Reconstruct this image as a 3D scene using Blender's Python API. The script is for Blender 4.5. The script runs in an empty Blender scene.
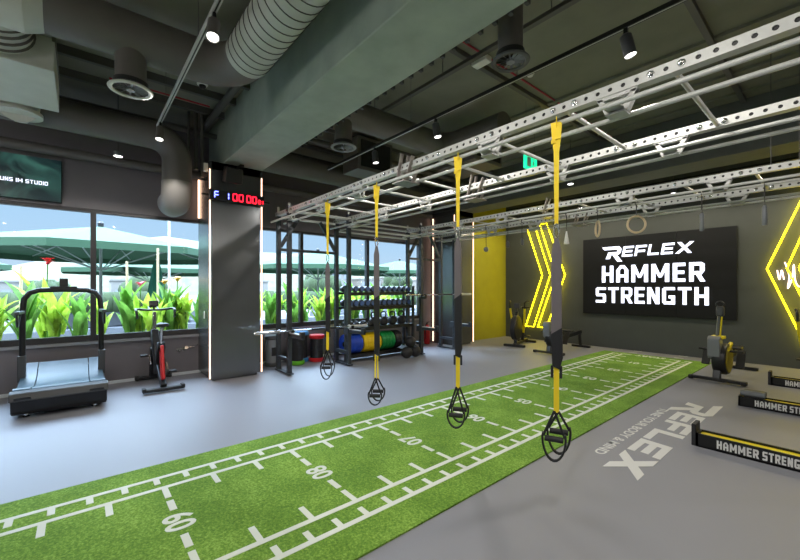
import bpy, bmesh, math, random
from mathutils import Vector, Matrix
random.seed(7)
S = bpy.context.scene
COL = S.collection
PI = math.pi
# ------------------------------------------------------------------ materials
def lin(c):
    return tuple(((v/255)/12.92 if v/255 <= .04045 else ((v/255+.055)/1.055)**2.4) for v in c)
MATS = {}
def mat(name, rgb, rough=.5, metal=0, emit=0, noise=0, nscale=20, bump=0, bscale=60, emitrgb=None, spec=.5, coat=0):
    if name in MATS: return MATS[name]
    m = bpy.data.materials.new(name); m.use_nodes = True
    nt = m.node_tree; N = nt.nodes; Lk = nt.links
    b = N['Principled BSDF']; c = lin(rgb)
    b.inputs['Base Color'].default_value = (*c, 1)
    b.inputs['Roughness'].default_value = rough
    b.inputs['Metallic'].default_value = metal
    b.inputs['Specular IOR Level'].default_value = spec
    if coat: b.inputs['Coat Weight'].default_value = coat
    if emit:
        b.inputs['Emission Color'].default_value = (*lin(emitrgb or rgb), 1)
        b.inputs['Emission Strength'].default_value = emit
    if noise or bump:
        tc = N.new('ShaderNodeTexCoord')
    if noise:
        n = N.new('ShaderNodeTexNoise'); n.inputs['Scale'].default_value = nscale; n.inputs['Detail'].default_value = 5
        Lk.new(tc.outputs['Object'], n.inputs['Vector'])
        r = N.new('ShaderNodeValToRGB')
        r.color_ramp.elements[0].position = .3; r.color_ramp.elements[1].position = .7
        r.color_ramp.elements[0].color = (*[v*(1-noise) for v in c], 1)
        r.color_ramp.elements[1].color = (*[min(1, v*(1+noise)) for v in c], 1)
        Lk.new(n.outputs['Fac'], r.inputs['Fac']); Lk.new(r.outputs['Color'], b.inputs['Base Color'])
    if bump:
        n2 = N.new('ShaderNodeTexNoise'); n2.inputs['Scale'].default_value = bscale; n2.inputs['Detail'].default_value = 4
        Lk.new(tc.outputs['Object'], n2.inputs['Vector'])
        bp = N.new('ShaderNodeBump'); bp.inputs['Strength'].default_value = bump; bp.inputs['Distance'].default_value = .01
        Lk.new(n2.outputs['Fac'], bp.inputs['Height']); Lk.new(bp.outputs['Normal'], b.inputs['Normal'])
    MATS[name] = m
    return m
def glass_mat():
    m = bpy.data.materials.new('window_glass'); m.use_nodes = True
    nt = m.node_tree; N = nt.nodes; Lk = nt.links
    for n in list(N): N.remove(n)
    o = N.new('ShaderNodeOutputMaterial'); t = N.new('ShaderNodeBsdfTransparent'); g = N.new('ShaderNodeBsdfGlossy')
    t.inputs['Color'].default_value = (.93, .96, .96, 1); g.inputs['Roughness'].default_value = .02
    mx = N.new('ShaderNodeMixShader'); f = N.new('ShaderNodeFresnel'); f.inputs['IOR'].default_value = 1.12
    Lk.new(f.outputs[0], mx.inputs[0]); Lk.new(t.outputs[0], mx.inputs[1]); Lk.new(g.outputs[0], mx.inputs[2]); Lk.new(mx.outputs[0], o.inputs[0])
    return m
M_floor = mat('rubber_floor', (138, 139, 146), .5, noise=.10, nscale=300, bump=.08, bscale=500)
M_wallD = mat('dark_wall', (70, 75, 74), .7, noise=.05, nscale=4, bump=.03)
M_wallW = mat('window_wall_paint', (112, 108, 112), .6, noise=.05, nscale=3, bump=.03)
M_col = mat('column_panel', (112, 114, 116), .26, metal=.7, noise=.04, nscale=3)
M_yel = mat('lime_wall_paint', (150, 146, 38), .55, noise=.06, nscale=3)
M_conc = mat('painted_concrete', (158, 170, 157), .75, noise=.12, nscale=3.5, bump=.12, bscale=14)
M_ceil = mat('ceiling_paint', (126, 126, 112), .8, noise=.10, nscale=2.5, bump=.08, bscale=12)
M_duct = mat('duct_paint', (100, 96, 92), .45, noise=.06, nscale=5)
M_ductL = mat('light_duct_paint', (188, 190, 180), .42, noise=.06, nscale=5)
M_pipe = mat('pipe_paint', (88, 86, 84), .5)
M_galv = mat('galvanised_steel', (190, 191, 188), .4, metal=.15, noise=.05, nscale=30)
M_steelD = mat('graphite_steel', (58, 62, 68), .38, metal=.3)
M_black = mat('black_plastic', (26, 26, 28), .42)
M_blackM = mat('black_metal', (32, 33, 35), .35, metal=.3)
M_rub = mat('black_rubber', (34, 34, 37), .55, bump=.1, bscale=200)
M_chrome = mat('chrome', (215, 215, 215), .18, metal=1)
M_grey = mat('grey_plastic', (118, 122, 126), .4)
M_dgrey = mat('dark_grey_plastic', (66, 68, 70), .42)
M_ystrap = mat('yellow_strap', (255, 222, 40), .6, bump=.1, bscale=300)
M_yellow = mat('yellow_paint', (232, 212, 20), .4)
M_gstrap = mat('grey_strap', (112, 106, 110), .7, bump=.1, bscale=300)
M_bstrap = mat('black_strap', (30, 31, 36), .7, bump=.1, bscale=300)
M_wood = mat('pale_wood', (205, 184, 150), .5, noise=.1, nscale=40)
M_white = mat('white_plastic', (225, 225, 220), .5)
M_line = mat('white_turf_fibre', (222, 226, 216), .85, bump=.3, bscale=400)
M_mark = mat('white_floor_print', (218, 218, 216), .6)
M_frame = mat('window_frame_metal', (58, 56, 58), .4, metal=.2)
M_sill = mat('sill_metal', (150, 152, 156), .35, metal=.3)
M_led = mat('warm_led', (255, 214, 180), .5, emit=1.8, emitrgb=(255, 205, 172))
M_neon = mat('yellow_neon', (255, 235, 40), .5, emit=7, emitrgb=(255, 230, 14))
M_neonW = mat('white_neon', (255, 225, 225), .5, emit=1.6)
M_scr = mat('led_wall_panel', (24, 26, 29), .7, spec=.25, noise=.04)
M_txt = mat('lit_white_letters', (225, 230, 250), .5, emit=1.0)
M_red = mat('red_paint', (200, 30, 36), .4)
M_redL = mat('red_digits', (255, 20, 40), .5, emit=4)
M_blueL = mat('blue_digits', (110, 120, 255), .5, emit=3.5)
M_blue = mat('blue_rubber', (24, 70, 190), .5)
M_bally = mat('yellow_rubber', (232, 196, 10), .5)
M_green = mat('green_rubber', (10, 130, 62), .5)
M_lime = mat('lime_rubber', (110, 200, 40), .5)
M_blu2 = mat('light_blue_rubber', (60, 130, 190), .5)
M_belt = mat('belt_sky_reflection', (62, 88, 102), .36, noise=.05, nscale=60)  # blue-grey base colour holds the sky's reflection on a dark belt
M_spot = mat('lit_lamp_lens', (255, 255, 250), .5, emit=4)
M_exit = mat('exit_green', (20, 190, 130), .5, emit=1.3)
M_glass = glass_mat()
mat('red_cable', (170, 40, 60), .5)
M_db = mat('dumbbell_rubber', (44, 48, 60), .38)
M_dbr = mat('dumbbell_blue_reflection', (70, 98, 150), .35)  # blue stands in for a reflection on the dark heads

def turf_mat():
    m = bpy.data.materials.new('turf_pile'); m.use_nodes = True
    nt = m.node_tree; N = nt.nodes; Lk = nt.links; b = N['Principled BSDF']
    tc = N.new('ShaderNodeTexCoord')
    n1 = N.new('ShaderNodeTexNoise'); n1.inputs['Scale'].default_value = 2.2; n1.inputs['Detail'].default_value = 3
    n2 = N.new('ShaderNodeTexNoise'); n2.inputs['Scale'].default_value = 60; n2.inputs['Detail'].default_value = 6; n2.inputs['Roughness'].default_value = .8
    for n in (n1, n2): Lk.new(tc.outputs['Object'], n.inputs['Vector'])
    a = N.new('ShaderNodeMath'); a.operation = 'MULTIPLY_ADD'; a.inputs[1].default_value = .25; Lk.new(n1.outputs['Fac'], a.inputs[0])
    s = N.new('ShaderNodeMath'); s.operation = 'MULTIPLY'; s.inputs[1].default_value = .85; Lk.new(n2.outputs['Fac'], s.inputs[0]); Lk.new(s.outputs[0], a.inputs[2])
    r = N.new('ShaderNodeValToRGB'); e = r.color_ramp.elements
    e[0].position = .36; e[0].color = (*lin((62, 98, 36)), 1); e[1].position = .72; e[1].color = (*lin((168, 204, 98)), 1)
    x = r.color_ramp.elements.new(.55); x.color = (*lin((112, 152, 56)), 1)
    Lk.new(a.outputs[0], r.inputs['Fac']); Lk.new(r.outputs['Color'], b.inputs['Base Color'])
    b.inputs['Roughness'].default_value = .9; b.inputs['Specular IOR Level'].default_value = .2
    bp = N.new('ShaderNodeBump'); bp.inputs['Strength'].default_value = .6; bp.inputs['Distance'].default_value = .01
    Lk.new(n2.outputs['Fac'], bp.inputs['Height']); Lk.new(bp.outputs['Normal'], b.inputs['Normal'])
    return m
M_turf = turf_mat()

# ------------------------------------------------------------------ mesh builder
class MB:
    def __init__(s): s.b = bmesh.new()
    def poly(s, pts):
        vs = [s.b.verts.new(p) for p in pts]
        return s.b.faces.new(vs)
    def box(s, c, d, R=None):
        hx, hy, hz = d[0]/2, d[1]/2, d[2]/2; c = Vector(c); vs = []
        for sx in (-1, 1):
            for sy in (-1, 1):
                for sz in (-1, 1):
                    v = Vector((sx*hx, sy*hy, sz*hz))
                    if R: v = R @ v
                    vs.append(s.b.verts.new(c+v))
        for f in ((0, 1, 3, 2), (4, 6, 7, 5), (0, 4, 5, 1), (2, 3, 7, 6), (0, 2, 6, 4), (1, 5, 7, 3)):
            s.b.faces.new([vs[i] for i in f])
        return s
    def bb(s, x0, x1, y0, y1, z0, z1):
        return s.box(((x0+x1)/2, (y0+y1)/2, (z0+z1)/2), (abs(x1-x0), abs(y1-y0), abs(z1-z0)))
    def bar(s, p, q, w, h, up=(0, 0, 1)):
        p = Vector(p); q = Vector(q); d = q-p; L = d.length; x = d.normalized(); u = Vector(up)
        if abs(x.dot(u)) > .98: u = Vector((1, 0, 0))
        y = u.cross(x).normalized(); z = x.cross(y)
        R = Matrix((x, y, z)).transposed()
        return s.box((p+q)/2, (L, w, h), R)
    def ring(s, c, x, y, r, n, r2=None):
        r2 = r2 or r
        return [s.b.verts.new(Vector(c)+x*(r*math.cos(2*PI*i/n))+y*(r2*math.sin(2*PI*i/n))) for i in range(n)]
    def skin(s, rings, closed=False, cap=True):
        n = len(rings[0])
        k = len(rings)
        for a in range(k if closed else k-1):
            A, B = rings[a], rings[(a+1) % k]
            for i in range(n):
                j = (i+1) % n
                s.b.faces.new((A[i], A[j], B[j], B[i]))
        if cap and not closed:
            s.b.faces.new(rings[0][::-1]); s.b.faces.new(rings[-1])
        return s
    def tube(s, pts, r, n=10, closed=False, radii=None, r2=None, cap=True, up=None):
        pts = [Vector(p) for p in pts]; k = len(pts); rings = []
        prev = None
        for i, p in enumerate(pts):
            if closed: t = (pts[(i+1) % k]-pts[i-1])
            elif i == 0: t = pts[1]-p
            elif i == k-1: t = p-pts[-2]
            else: t = (pts[i+1]-p).normalized()+(p-pts[i-1]).normalized()
            if t.length < 1e-9: t = Vector((0, 0, 1))
            t.normalize()
            if prev is None:
                u = Vector(up) if up else (Vector((0, 0, 1)) if abs(t.z) < .9 else Vector((1, 0, 0)))
                x = (u - t*u.dot(t)).normalized()
            else: x = (prev - t*prev.dot(t)).normalized()
            prev = x; y = t.cross(x)
            rr = radii[i] if radii else r
            rings.append(s.ring(p, x, y, rr, n, (r2 if r2 else None)))
        return s.skin(rings, closed, cap)
    def cyl(s, p, q, r, n=16, r2=None):
        return s.tube([p, q], r, n, radii=[r, r2 if r2 is not None else r])
    def lathe(s, prof, c=(0, 0, 0), axis=(0, 0, 1), n=20):
        t = Vector(axis).normalized(); u = Vector((0, 0, 1)) if abs(t.z) < .9 else Vector((1, 0, 0))
        x = (u-t*u.dot(t)).normalized(); y = t.cross(x); c = Vector(c)
        return s.skin([s.ring(c+t*z, x, y, max(r, 1e-4), n) for r, z in prof])
    def sph(s, c, r, n=14, m=8, sc=(1, 1, 1)):
        c = Vector(c); rings = []
        for i in range(1, m):
            a = PI*i/m
            rings.append([s.b.verts.new(c+Vector((sc[0]*r*math.sin(a)*math.cos(2*PI*j/n), sc[1]*r*math.sin(a)*math.sin(2*PI*j/n), -sc[2]*r*math.cos(a)))) for j in range(n)])
        return s.skin(rings)
    def prism(s, poly, f0, f1):
        """poly: 2D points; f0,f1 map (a,b)->3D for the two caps"""
        A = [s.b.verts.new(f0(*p)) for p in poly]; B = [s.b.verts.new(f1(*p)) for p in poly]
        s.b.faces.new(A[::-1]); s.b.faces.new(B)
        n = len(poly)
        for i in range(n): s.b.faces.new((A[i], A[(i+1) % n], B[(i+1) % n], B[i]))
        return s
    def holed(s, L, D, H, sp=.08, r=.0125, n=10, both=True, o=(0, 0, 0), ax=(1, 0, 0), ay=(0, 1, 0), az=(0, 0, 1)):
        """rectangular hollow section along ax with punched holes in the faces normal to ay"""
        o = Vector(o); ax = Vector(ax); ay = Vector(ay); az = Vector(az)
        P = lambda x, y, z: o+ax*x+ay*y+az*z
        k = max(1, int(round(L/sp))); w = L/k
        angs = [2*PI*(i+.5)/n for i in range(n)]
        for yy, sg in ((0, 1), (D, -1)):
            for j in range(k):
                cx = w*(j+.5); cz = H/2
                inner = []; outer = []; deep = []
                for a in angs:
                    ca, sa = math.cos(a), math.sin(a)
                    inner.append(s.b.verts.new(P(cx+r*ca, yy, cz+r*sa)))
                    deep.append(s.b.verts.new(P(cx+r*ca, yy+sg*.006, cz+r*sa)))
                    t = min((w/2)/abs(ca) if abs(ca) > 1e-6 else 9, (H/2)/abs(sa) if abs(sa) > 1e-6 else 9)
                    outer.append(s.b.verts.new(P(cx+t*ca, yy, cz+t*sa)))
                for i in range(n):
                    q = (i+1) % n
                    s.b.faces.new((inner[i], inner[q], outer[q], outer[i])); s.b.faces.new((inner[i], deep[i], deep[q], inner[q]))
                # corners
                for (sx, sz) in ((1, 1), (-1, 1), (-1, -1), (1, -1)):
                    cv = s.b.verts.new(P(cx+sx*w/2, yy, cz+sz*H/2))
                    ca = math.atan2(sz*H/2, sx*w/2) % (2*PI)
                    for i in range(n):
                        a0 = angs[i]; a1 = angs[i]+2*PI/n; c2 = ca if ca >= a0 else ca+2*PI
                        if a0 <= c2 < a1:
                            s.b.faces.new((outer[i], outer[(i+1) % n], cv))
        for z in (0, H): s.poly([P(0, 0, z), P(L, 0, z), P(L, D, z), P(0, D, z)])
        for x in (0, L): s.poly([P(x, 0, 0), P(x, D, 0), P(x, D, H), P(x, 0, H)])
        return s
    def build(s, name, m, parent=None, bevel=0, smooth=True, loc=None):
        bmesh.ops.recalc_face_normals(s.b, faces=s.b.faces[:])
        me = bpy.data.meshes.new(name); s.b.to_mesh(me); s.b.free()
        if smooth:
            me.shade_smooth()
            try: me.set_sharp_from_angle(angle=math.radians(35))
            except Exception: pass
        me.materials.append(m)
        o = bpy.data.objects.new(name, me); COL.objects.link(o)
        if parent: o.parent = parent
        if loc: o.location = loc
        if bevel:
            bv = o.modifiers.new('bevel', 'BEVEL'); bv.width = bevel; bv.segments = 2; bv.limit_method = 'ANGLE'
        return o
def tag(o, label, cat, group=None, kind=None):
    o['label'] = label; o['category'] = cat
    if group: o['group'] = group
    if kind: o['kind'] = kind
    return o
def thing(name, label, cat, loc=(0, 0, 0), rz=0, group=None):
    o = bpy.data.objects.new(name, None); COL.objects.link(o); o.empty_display_size = .1
    o.location = loc; o.rotation_euler = (0, 0, rz)
    return tag(o, label, cat, group)
def struct(o, label=None):
    o['kind'] = 'structure'
    if label: o['label'] = label
    return o
def copy_tree(o, parent=None):
    c = o.copy(); COL.objects.link(c); c.parent = parent
    for ch in list(o.children): copy_tree(ch, c)
    return c
def arc(cx, cy, r, a0, a1, n):
    return [(cx+r*math.cos(math.radians(a0+(a1-a0)*i/n)), cy+r*math.sin(math.radians(a0+(a1-a0)*i/n))) for i in range(n+1)]

# ------------------------------------------------------------------ lettering (block glyphs, unit height)
def R_(x0, y0, x1, y1): return [(x0, y0), (x1, y0), (x1, y1), (x0, y1)]
def glyph(ch, w=.72, t=.22):
    """returns list of convex-ish polygons in a box w x 1"""
    l = R_(0, 0, t, 1); r = R_(w-t, 0, w, 1); m = (w-t)/2; h = t*.85
    top = R_(0, 1-h, w, 1); bot = R_(0, 0, w, h); mid = R_(0, .5-h/2, w, .5+h/2)
    if ch == 'H': return [l, r, R_(t, .5-h/2, w-t, .5+h/2)], w
    if ch == 'A': return [[(0, 0), (t, 0), (t, .72), (0, .72)], [(w-t, 0), (w, 0), (w, .72), (w-t, .72)], [(0, .72), (t, .72), (w*.42, 1-h), (w*.32, 1)], [(w*.32, 1), (w*.42, 1-h), (w*.58, 1-h), (w*.68, 1)], [(w*.68, 1), (w*.58, 1-h), (w-t, .72), (w, .72)], R_(t, .3, w-t, .3+h*.9)], w
    if ch == 'M':
        W = w*1.3; return [R_(0, 0, t, 1), R_(W-t, 0, W, 1), [(0, 1), (t, 1), (W/2+t*.35, .25), (W/2-t*.35, .25)], [(W-t, 1), (W, 1), (W/2+t*.35, .25), (W/2-t*.35, .25)]], W
    if ch == 'E': w2 = w*.86; return [l, R_(t, 0, w2, h), R_(t, .5-h/2, w2*.92, .5+h/2), R_(t, 1-h, w2, 1)], w2
    if ch == 'F': w2 = w*.86; return [l, R_(t, .45-h/2, w2*.92, .45+h/2), R_(t, 1-h, w2, 1)], w2
    if ch == 'L': w2 = w*.84; return [l, R_(t, 0, w2, h)], w2
    if ch == 'R': return [l, R_(t, 1-h, w*.8, 1), R_(t, .45-h/2, w*.8, .45+h/2), [(w*.8, .45-h/2), (w, .55), (w, .9), (w*.8, 1), (w-t, .86), (w-t, .58)], [(w*.38, .45), (w*.38+t, .45), (w*1.05, 0), (w*1.05-t*1.1, 0)]], w
    if ch == 'P': return [l, R_(t, 1-h, w*.8, 1), R_(t, .45-h/2, w*.8, .45+h/2), [(w*.8, .45-h/2), (w, .55), (w, .9), (w*.8, 1), (w-t, .86), (w-t, .58)]], w
    if ch == 'B': return [l, R_(t, 0, w*.8, h), R_(t, 1-h, w*.8, 1), R_(t, .5-h/2, w*.85, .5+h/2), R_(w-t, .08, w, .46), R_(w-t, .54, w, .92)], w
    if ch == 'S': return [R_(w*.1, 1-h, w, 1), R_(0, .5, t, .93), R_(w*.05, .5-h/2, w*.95, .5+h/2), R_(w-t, .07, w, .5), R_(0, 0, w*.9, h)], w
    if ch == 'T': return [R_(0, 1-h, w, 1), R_(m, 0, m+t, 1-h)], w
    if ch == 'N': return [l, r, [(0, 1), (t*1.1, 1), (w, 0), (w-t*1.1, 0)]], w
    if ch == 'G': return [R_(t*.4, 1-h, w, 1), R_(0, .08, t, .92), R_(t*.4, 0, w, h), R_(w-t, h, w, .52), R_(w*.5, .52-h, w-t, .52)], w
    if ch == 'X': W = w*1.15; return [[(0, 0), (t*1.5, 0), (W, 1), (W-t*1.5, 1)], [(0, 1), (t*1.5, 1), (W, 0), (W-t*1.5, 0)]], W
    if ch == 'U': return [R_(0, .06, t, 1), R_(w-t, .06, w, 1), R_(t*.4, 0, w-t*.4, h)], w
    if ch == 'O' or ch == '0': return [R_(0, .08, t, .92), R_(w-t, .08, w, .92), R_(t*.4, 0, w-t*.4, h), R_(t*.4, 1-h, w-t*.4, 1)], w
    if ch == 'D': return [l, R_(w-t, .1, w, .9), R_(t, 0, w-t*.5, h), R_(t, 1-h, w-t*.5, 1)], w
    if ch == 'I' or ch == '1': return [R_(0, 0, t, 1)], t
    if ch == 'Y': return [[(0, 1), (t*1.1, 1), (m+t, .45), (m, .45)], [(w-t*1.1, 1), (w, 1), (m+t, .45), (m, .45)], R_(m, 0, m+t, .5)], w
    if ch == '&': return [R_(t*.5, 1-h, w*.7, 1), R_(t*.4, .5, t*1.3, .95), R_(w*.7-t, .55, w*.7, .95), [(t*.6, .6), (t*1.7, .6), (w, 0), (w-t*1.2, 0)], R_(0, .08, t, .5), R_(0, 0, w*.7, h), R_(w*.7, .1, w*.95, .4)], w
    return [], w*.6
def words(text, f, height, length=None, gap=.14, slant=0, thick=.004, w=.72, t=.22, nrm=None, jitter=.0004):
    """builds text mesh; f(a,b,d)->3D with a along reading direction, b up, d out of the surface"""
    mb = MB(); items = []; x = 0
    for ch in text:
        if ch == ' ': x += w*.55; continue
        g, gw = glyph(ch, w, t); items.append((x, g)); x += gw+gap
    tot = x-gap; k = (length/(tot*height)) if length else 1
    q = 0
    for x0, g in items:
        for P in g:
            q += 1; d1 = thick+jitter*(q % 4)
            pp = [((x0+a+slant*b)*height*k, b*height) for a, b in P]
            mb.prism(pp, lambda a, b: f(a, b, 0), lambda a, b, d1=d1: f(a, b, d1))
    return mb
def font_text(name, body, m, parent, size, f, thick=.003, offset=0, shear=0, align='LEFT', sx=1):
    """font lettering converted to mesh, mapped by f(a,b,d)"""
    cu = bpy.data.curves.new('tmp_text', 'FONT'); cu.body = body; cu.size = size; cu.offset = offset; cu.shear = shear
    cu.extrude = thick/2; cu.align_x = align; cu.resolution_u = 4
    to = bpy.data.objects.new('tmp_text', cu); COL.objects.link(to)
    dg = bpy.context.evaluated_depsgraph_get(); dg.update()
    me = bpy.data.meshes.new_from_object(to.evaluated_get(dg))
    bpy.data.objects.remove(to); bpy.data.curves.remove(cu)
    for v in me.vertices: v.co = Vector(f(v.co.x*sx, v.co.y, v.co.z+thick/2))
    me.materials.clear(); me.materials.append(m); me.name = name
    o = bpy.data.objects.new(name, me); COL.objects.link(o)
    if parent: o.parent = parent
    return o

# ------------------------------------------------------------------ room shell
XW = -7.5; XR = 4.6; YB = 10.25; YF = -4.2; ZC = 4.35
b = MB().bb(XW-.2, XR, YF, YB+.2, -.2, 0); struct(b.build('floor', M_floor, smooth=False), 'grey rubber gym floor')
b = MB().bb(XW-.2, XR, YF, YB+.2, ZC, ZC+.2); struct(b.build('ceiling', M_ceil, smooth=False), 'dark painted concrete ceiling slab')
b = MB().bb(-6.94, XR, YB, YB+.2, 0, ZC); struct(b.build('wall_back', M_wallD, smooth=False), 'dark grey wall behind the illuminated sign')
b = MB().bb(XR, XR+.2, YF, YB+.2, 0, ZC); struct(b.build('wall_right', M_wallD, smooth=False))
b = MB().bb(XW-.2, XR+.2, YF-.2, YF, 0, ZC); struct(b.build('wall_front', M_wallD, smooth=False))
ZS, ZH = .69, 2.72
b = MB().bb(XW-.2, XW, YF, 7.12, 0, ZS-.03).bb(XW-.2, XW, YF, 7.12, ZH, ZC).bb(XW-.2, XW, 7.12, 8.3, 0, ZC)
struct(b.build('wall_left', M_wallW, smooth=False), 'low dark wall under the windows and lintel above')
b = MB().bb(-7.14, -6.94, 8.2, YB+.2, 0, ZC); struct(b.build('wall_corner', M_yel, smooth=False), 'yellow wall panel in the far corner')
b = MB().bb(XW-.12, XW+.05, YF, 7.12, ZS-.04, ZS); struct(b.build('trim_1', M_sill, smooth=False), 'grey window ledge')
b = MB().bb(XW, XW+.02, YF, 7.4, 0, .045); struct(b.build('baseboard_left', mat('baseboard_sun_strip', (206, 212, 216), .4), smooth=False))  # near-white base colour stands in for the sun strip at the wall base
# windows
edges = [-3.29, -1.56, .17, 1.90, 3.63, 5.36, 7.09]
for i in range(6):
    y0, y1 = edges[i], edges[i+1]
    w = struct(MB().bb(XW-.12, XW-.02, y0, y0+.035, ZS, ZH).bb(XW-.12, XW-.02, y1-.035, y1, ZS, ZH).bb(XW-.12, XW-.02, y0+.035, y1-.035, ZS, ZS+.09).bb(XW-.12, XW-.02, y0+.035, y1-.035, ZH-.05, ZH).build('window_%d' % (i+1), M_frame, smooth=False), 'dark framed window pane overlooking the terrace')
    g = MB().bb(XW-.076, XW-.07, y0+.03, y1-.03, ZS+.08, ZH-.04).build('pane', M_glass, w, smooth=False)
# concrete beams
M_conc2 = mat('beam_concrete_dimmed', (96, 100, 96), .75, noise=.1, nscale=3.5)  # darker copy of the concrete, tone lowered against too bright light
def beam(name, x0, x1, y0, y1, lab):
    o = MB().bb(x0, x1, y0, y1, 3.55, ZC).build(name, M_conc2 if name == 'trim_3' else M_conc, bevel=.012, smooth=False); struct(o, lab)
beam('trim_2', XW, XR, 1.80, 2.44, 'grey concrete ceiling beam')
beam('trim_3', XW, XR, 7.62, 8.25, 'grey concrete ceiling beam nearer the sign wall')
beam('trim_4', XW, XR, -3.9, -3.3, 'grey concrete ceiling beam behind')
# deck ribs / joists across ceiling between beams (seams)
for i, (x, r) in enumerate(((-6.9, .05), (-6.0, .04), (-5.55, .04), (-3.0, .03), (-1.0, .03), (1.2, .03))):
    struct(MB().bb(x-r, x+r, 2.44, 7.62, ZC-.06, ZC).build('trim_%d' % (5+i), M_pipe, smooth=False), 'slim ceiling rib')
for i in range(6):
    y = 5.5+i*.36
    struct(MB().bb(XW, XR, y-.03, y+.03, ZC-.035, ZC).build('trim_%d' % (11+i), M_ceil, smooth=False), 'shallow ceiling batten')

# columns
def column(name, x0, x1, y0, y1, lab, zs=2.74):
    c = struct(MB().bb(x0, x1, y0+.03, y1-.03, .05, 3.55).bb(x0, x1-.06, y0+.06, y1-.06, 0, .05).build(name, M_col, smooth=False), lab)
    p = MB()
    for (x, y) in ((x1, y0), (x1, y1), (x0, y0)):
        sx = -1 if x == x1 else 1; sy = 1 if y == y0 else -1
        s_ = MB().bb(x-.008, x+.008, y-.008, y+.008, .05, 3.42) if (x == x1) else MB().bb(x+.10, x+.112, y, y+.028, zs, 3.42)
        s_.build('led_strip', M_led, c, smooth=False)
    MB().bb(x0, x1, y0, y1, 3.42, 3.55).build('column_cap', M_col, c, smooth=False)
    return c
c1 = column('wall_column', XW, -6.6, 1.6, 2.43, 'grey clad column with warm light strips beside the timer')
MB().bb(-6.95, -6.92, 1.590, 1.600, 1.0, 1.12).build('socket', M_white, c1)
column('wall_column_far', XW, -6.6, 7.45, 8.22, 'grey clad column with warm light strips near the far corner', .05)
# conduits above column
b = MB()
for y in (1.55, 1.5):
    pass
for i, (y, r) in enumerate(((1.52, .03), (1.44, .03), (1.35, .02))):
    tag(MB().cyl((-6.75-.05*i, y, 3.3+.12*i), (-6.75-.05*i, y, ZC), r).build('conduit', M_pipe), ['thick dark conduit rising nearest the column corner', 'dark conduit, middle of the three beside the column', 'thin dark conduit, furthest left of the three beside the column'][i], 'pipe', 'conduits above the column')

# ------------------------------------------------------------------ turf track
XT = -2.76
turf = thing('turf_track', 'bright green artificial turf lane with white distance markings on the grey floor', 'turf', (XT, 4, 0))
b = MB(); x0, x1, y0, y1 = -1.01, 1.01, -2.1-4, 9.66-4
nx, ny = 1, 1
b.bb(x0, x1, y0, y1, 0, .012); b.build('pile', M_turf, turf, smooth=False)
b = MB(); z0, z1 = .012, .014
for sx in (-1, 1):
    b.bb(sx*.54-.02*1, sx*.54+.02, y0, 9.45-4, z0, z1)
    b.bb(sx*.73-.02, sx*.73+.02, y0, 9.45-4, z0, z1)
for i in range(-2, 32+5):
    y = 9.45-.996*i/3-4
    if y < y0: break
    for sx in (-1, 1):
        if y > 9.4-4 and 0: continue
        b.bb(sx*.52, sx*.36, y-.02, y+.02, z0, z1)
    if i % 3 == 0 and i > 0:
        for sx in (-1, 1): b.bb(sx*.31, sx*.165, y-.022, y+.022, z0, z1)
for i in range(0, 58):
    y = 9.45-.1992*i-4-.03
    if y < y0: break
    for sx in (-1, 1): b.bb(sx*.71, sx*.62, y-.02, y+.02, z0, z1)
b.build('line_markings', M_line, turf, smooth=False)
for k in range(1, 11):
    y = 9.45-.996*k-4
    txt = '%02d' % k
    font_text('distance_number', txt, M_line, turf, .235, lambda a, b_, d, y=y: (-a, y+.083-b_, .012+d), thick=.002, offset=.005, align='CENTER', sx=.88)
font_text('distance_number', 'START', M_line, turf, .2, lambda a, b_, d: (-a, 5.47+.07-b_, .012+d), thick=.002, offset=.005, align='CENTER', sx=.95)

# ------------------------------------------------------------------ floor logo
lg = thing('floor_logo', 'large white REFLEX lettering printed on the grey floor beside the turf', 'floor marking', (-1.3, 6.2, 0))
fm = lambda a, b_, d: (b_-.03, -.64-a, .001+d)
words('EFLEX', fm, .275, length=2.2, gap=.12, slant=.10, thick=.001, w=1.25, t=.28, jitter=.0002).build('word', M_mark, lg, smooth=False)
R_INITIAL = [[(-.06, .30), (.37, .30), (.40, .26), (.39, .22), (.0, .22)], [(.385, .285), (.43, .23), (.41, .13), (.35, .085), (.32, .13), (.33, .23)], [(.10, .155), (.34, .155), (.36, .085), (.13, .085)], [(.10, .15), (.20, .15), (.14, -.02), (.03, -.02)], [(.20, .09), (.31, .09), (.45, -.10), (.33, -.10)]]
b = MB()
for i, P in enumerate(R_INITIAL): b.prism(P, lambda a, c: (c*1.05-.03, -a*1.35-.04, .001), lambda a, c, i=i: (c*1.05-.03, -a*1.35-.04, .002+.0002*i))
b.build('initial', M_mark, lg, smooth=False)
font_text('motto', 'TUNE YOUR BODY & MIND', M_mark, lg, .125, lambda a, b_, d: (-.205+b_, -.64-a, .001+d), thick=.001, offset=.002, sx=1.27)

# ------------------------------------------------------------------ sign screen
sc = thing('led_wall', 'black illuminated sign board reading REFLEX HAMMER STRENGTH on the dark wall', 'sign', (-2.98, YB, .85))
hw = 1.54
for i in range(3):
    xa = -hw+i*(2*hw/3); MB().bb(xa+.003, xa+2*hw/3-.003, -.06, 0, 0, 1.93).build('screen_panel', M_scr, sc, bevel=.004, smooth=False)
YS = -.061
def fw(x, z, s=0): return lambda a, b_, d: (x+a, YS-d, z+b_)
words('EFLEX', fw(-.60, 1.43), .25, length=1.40, gap=.2, slant=.2, thick=.006, w=1.25, t=.24).build('lit_word', M_txt, sc, smooth=False)
b = MB()
for i, P in enumerate(R_INITIAL): b.prism(P, lambda a, c: (-1.0+a*.92, YS, 1.41+c*.95), lambda a, c, i=i: (-1.0+a*.92, YS-.006-.0004*i, 1.41+c*.95))
b.build('lit_initial', M_txt, sc, smooth=False)
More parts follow.
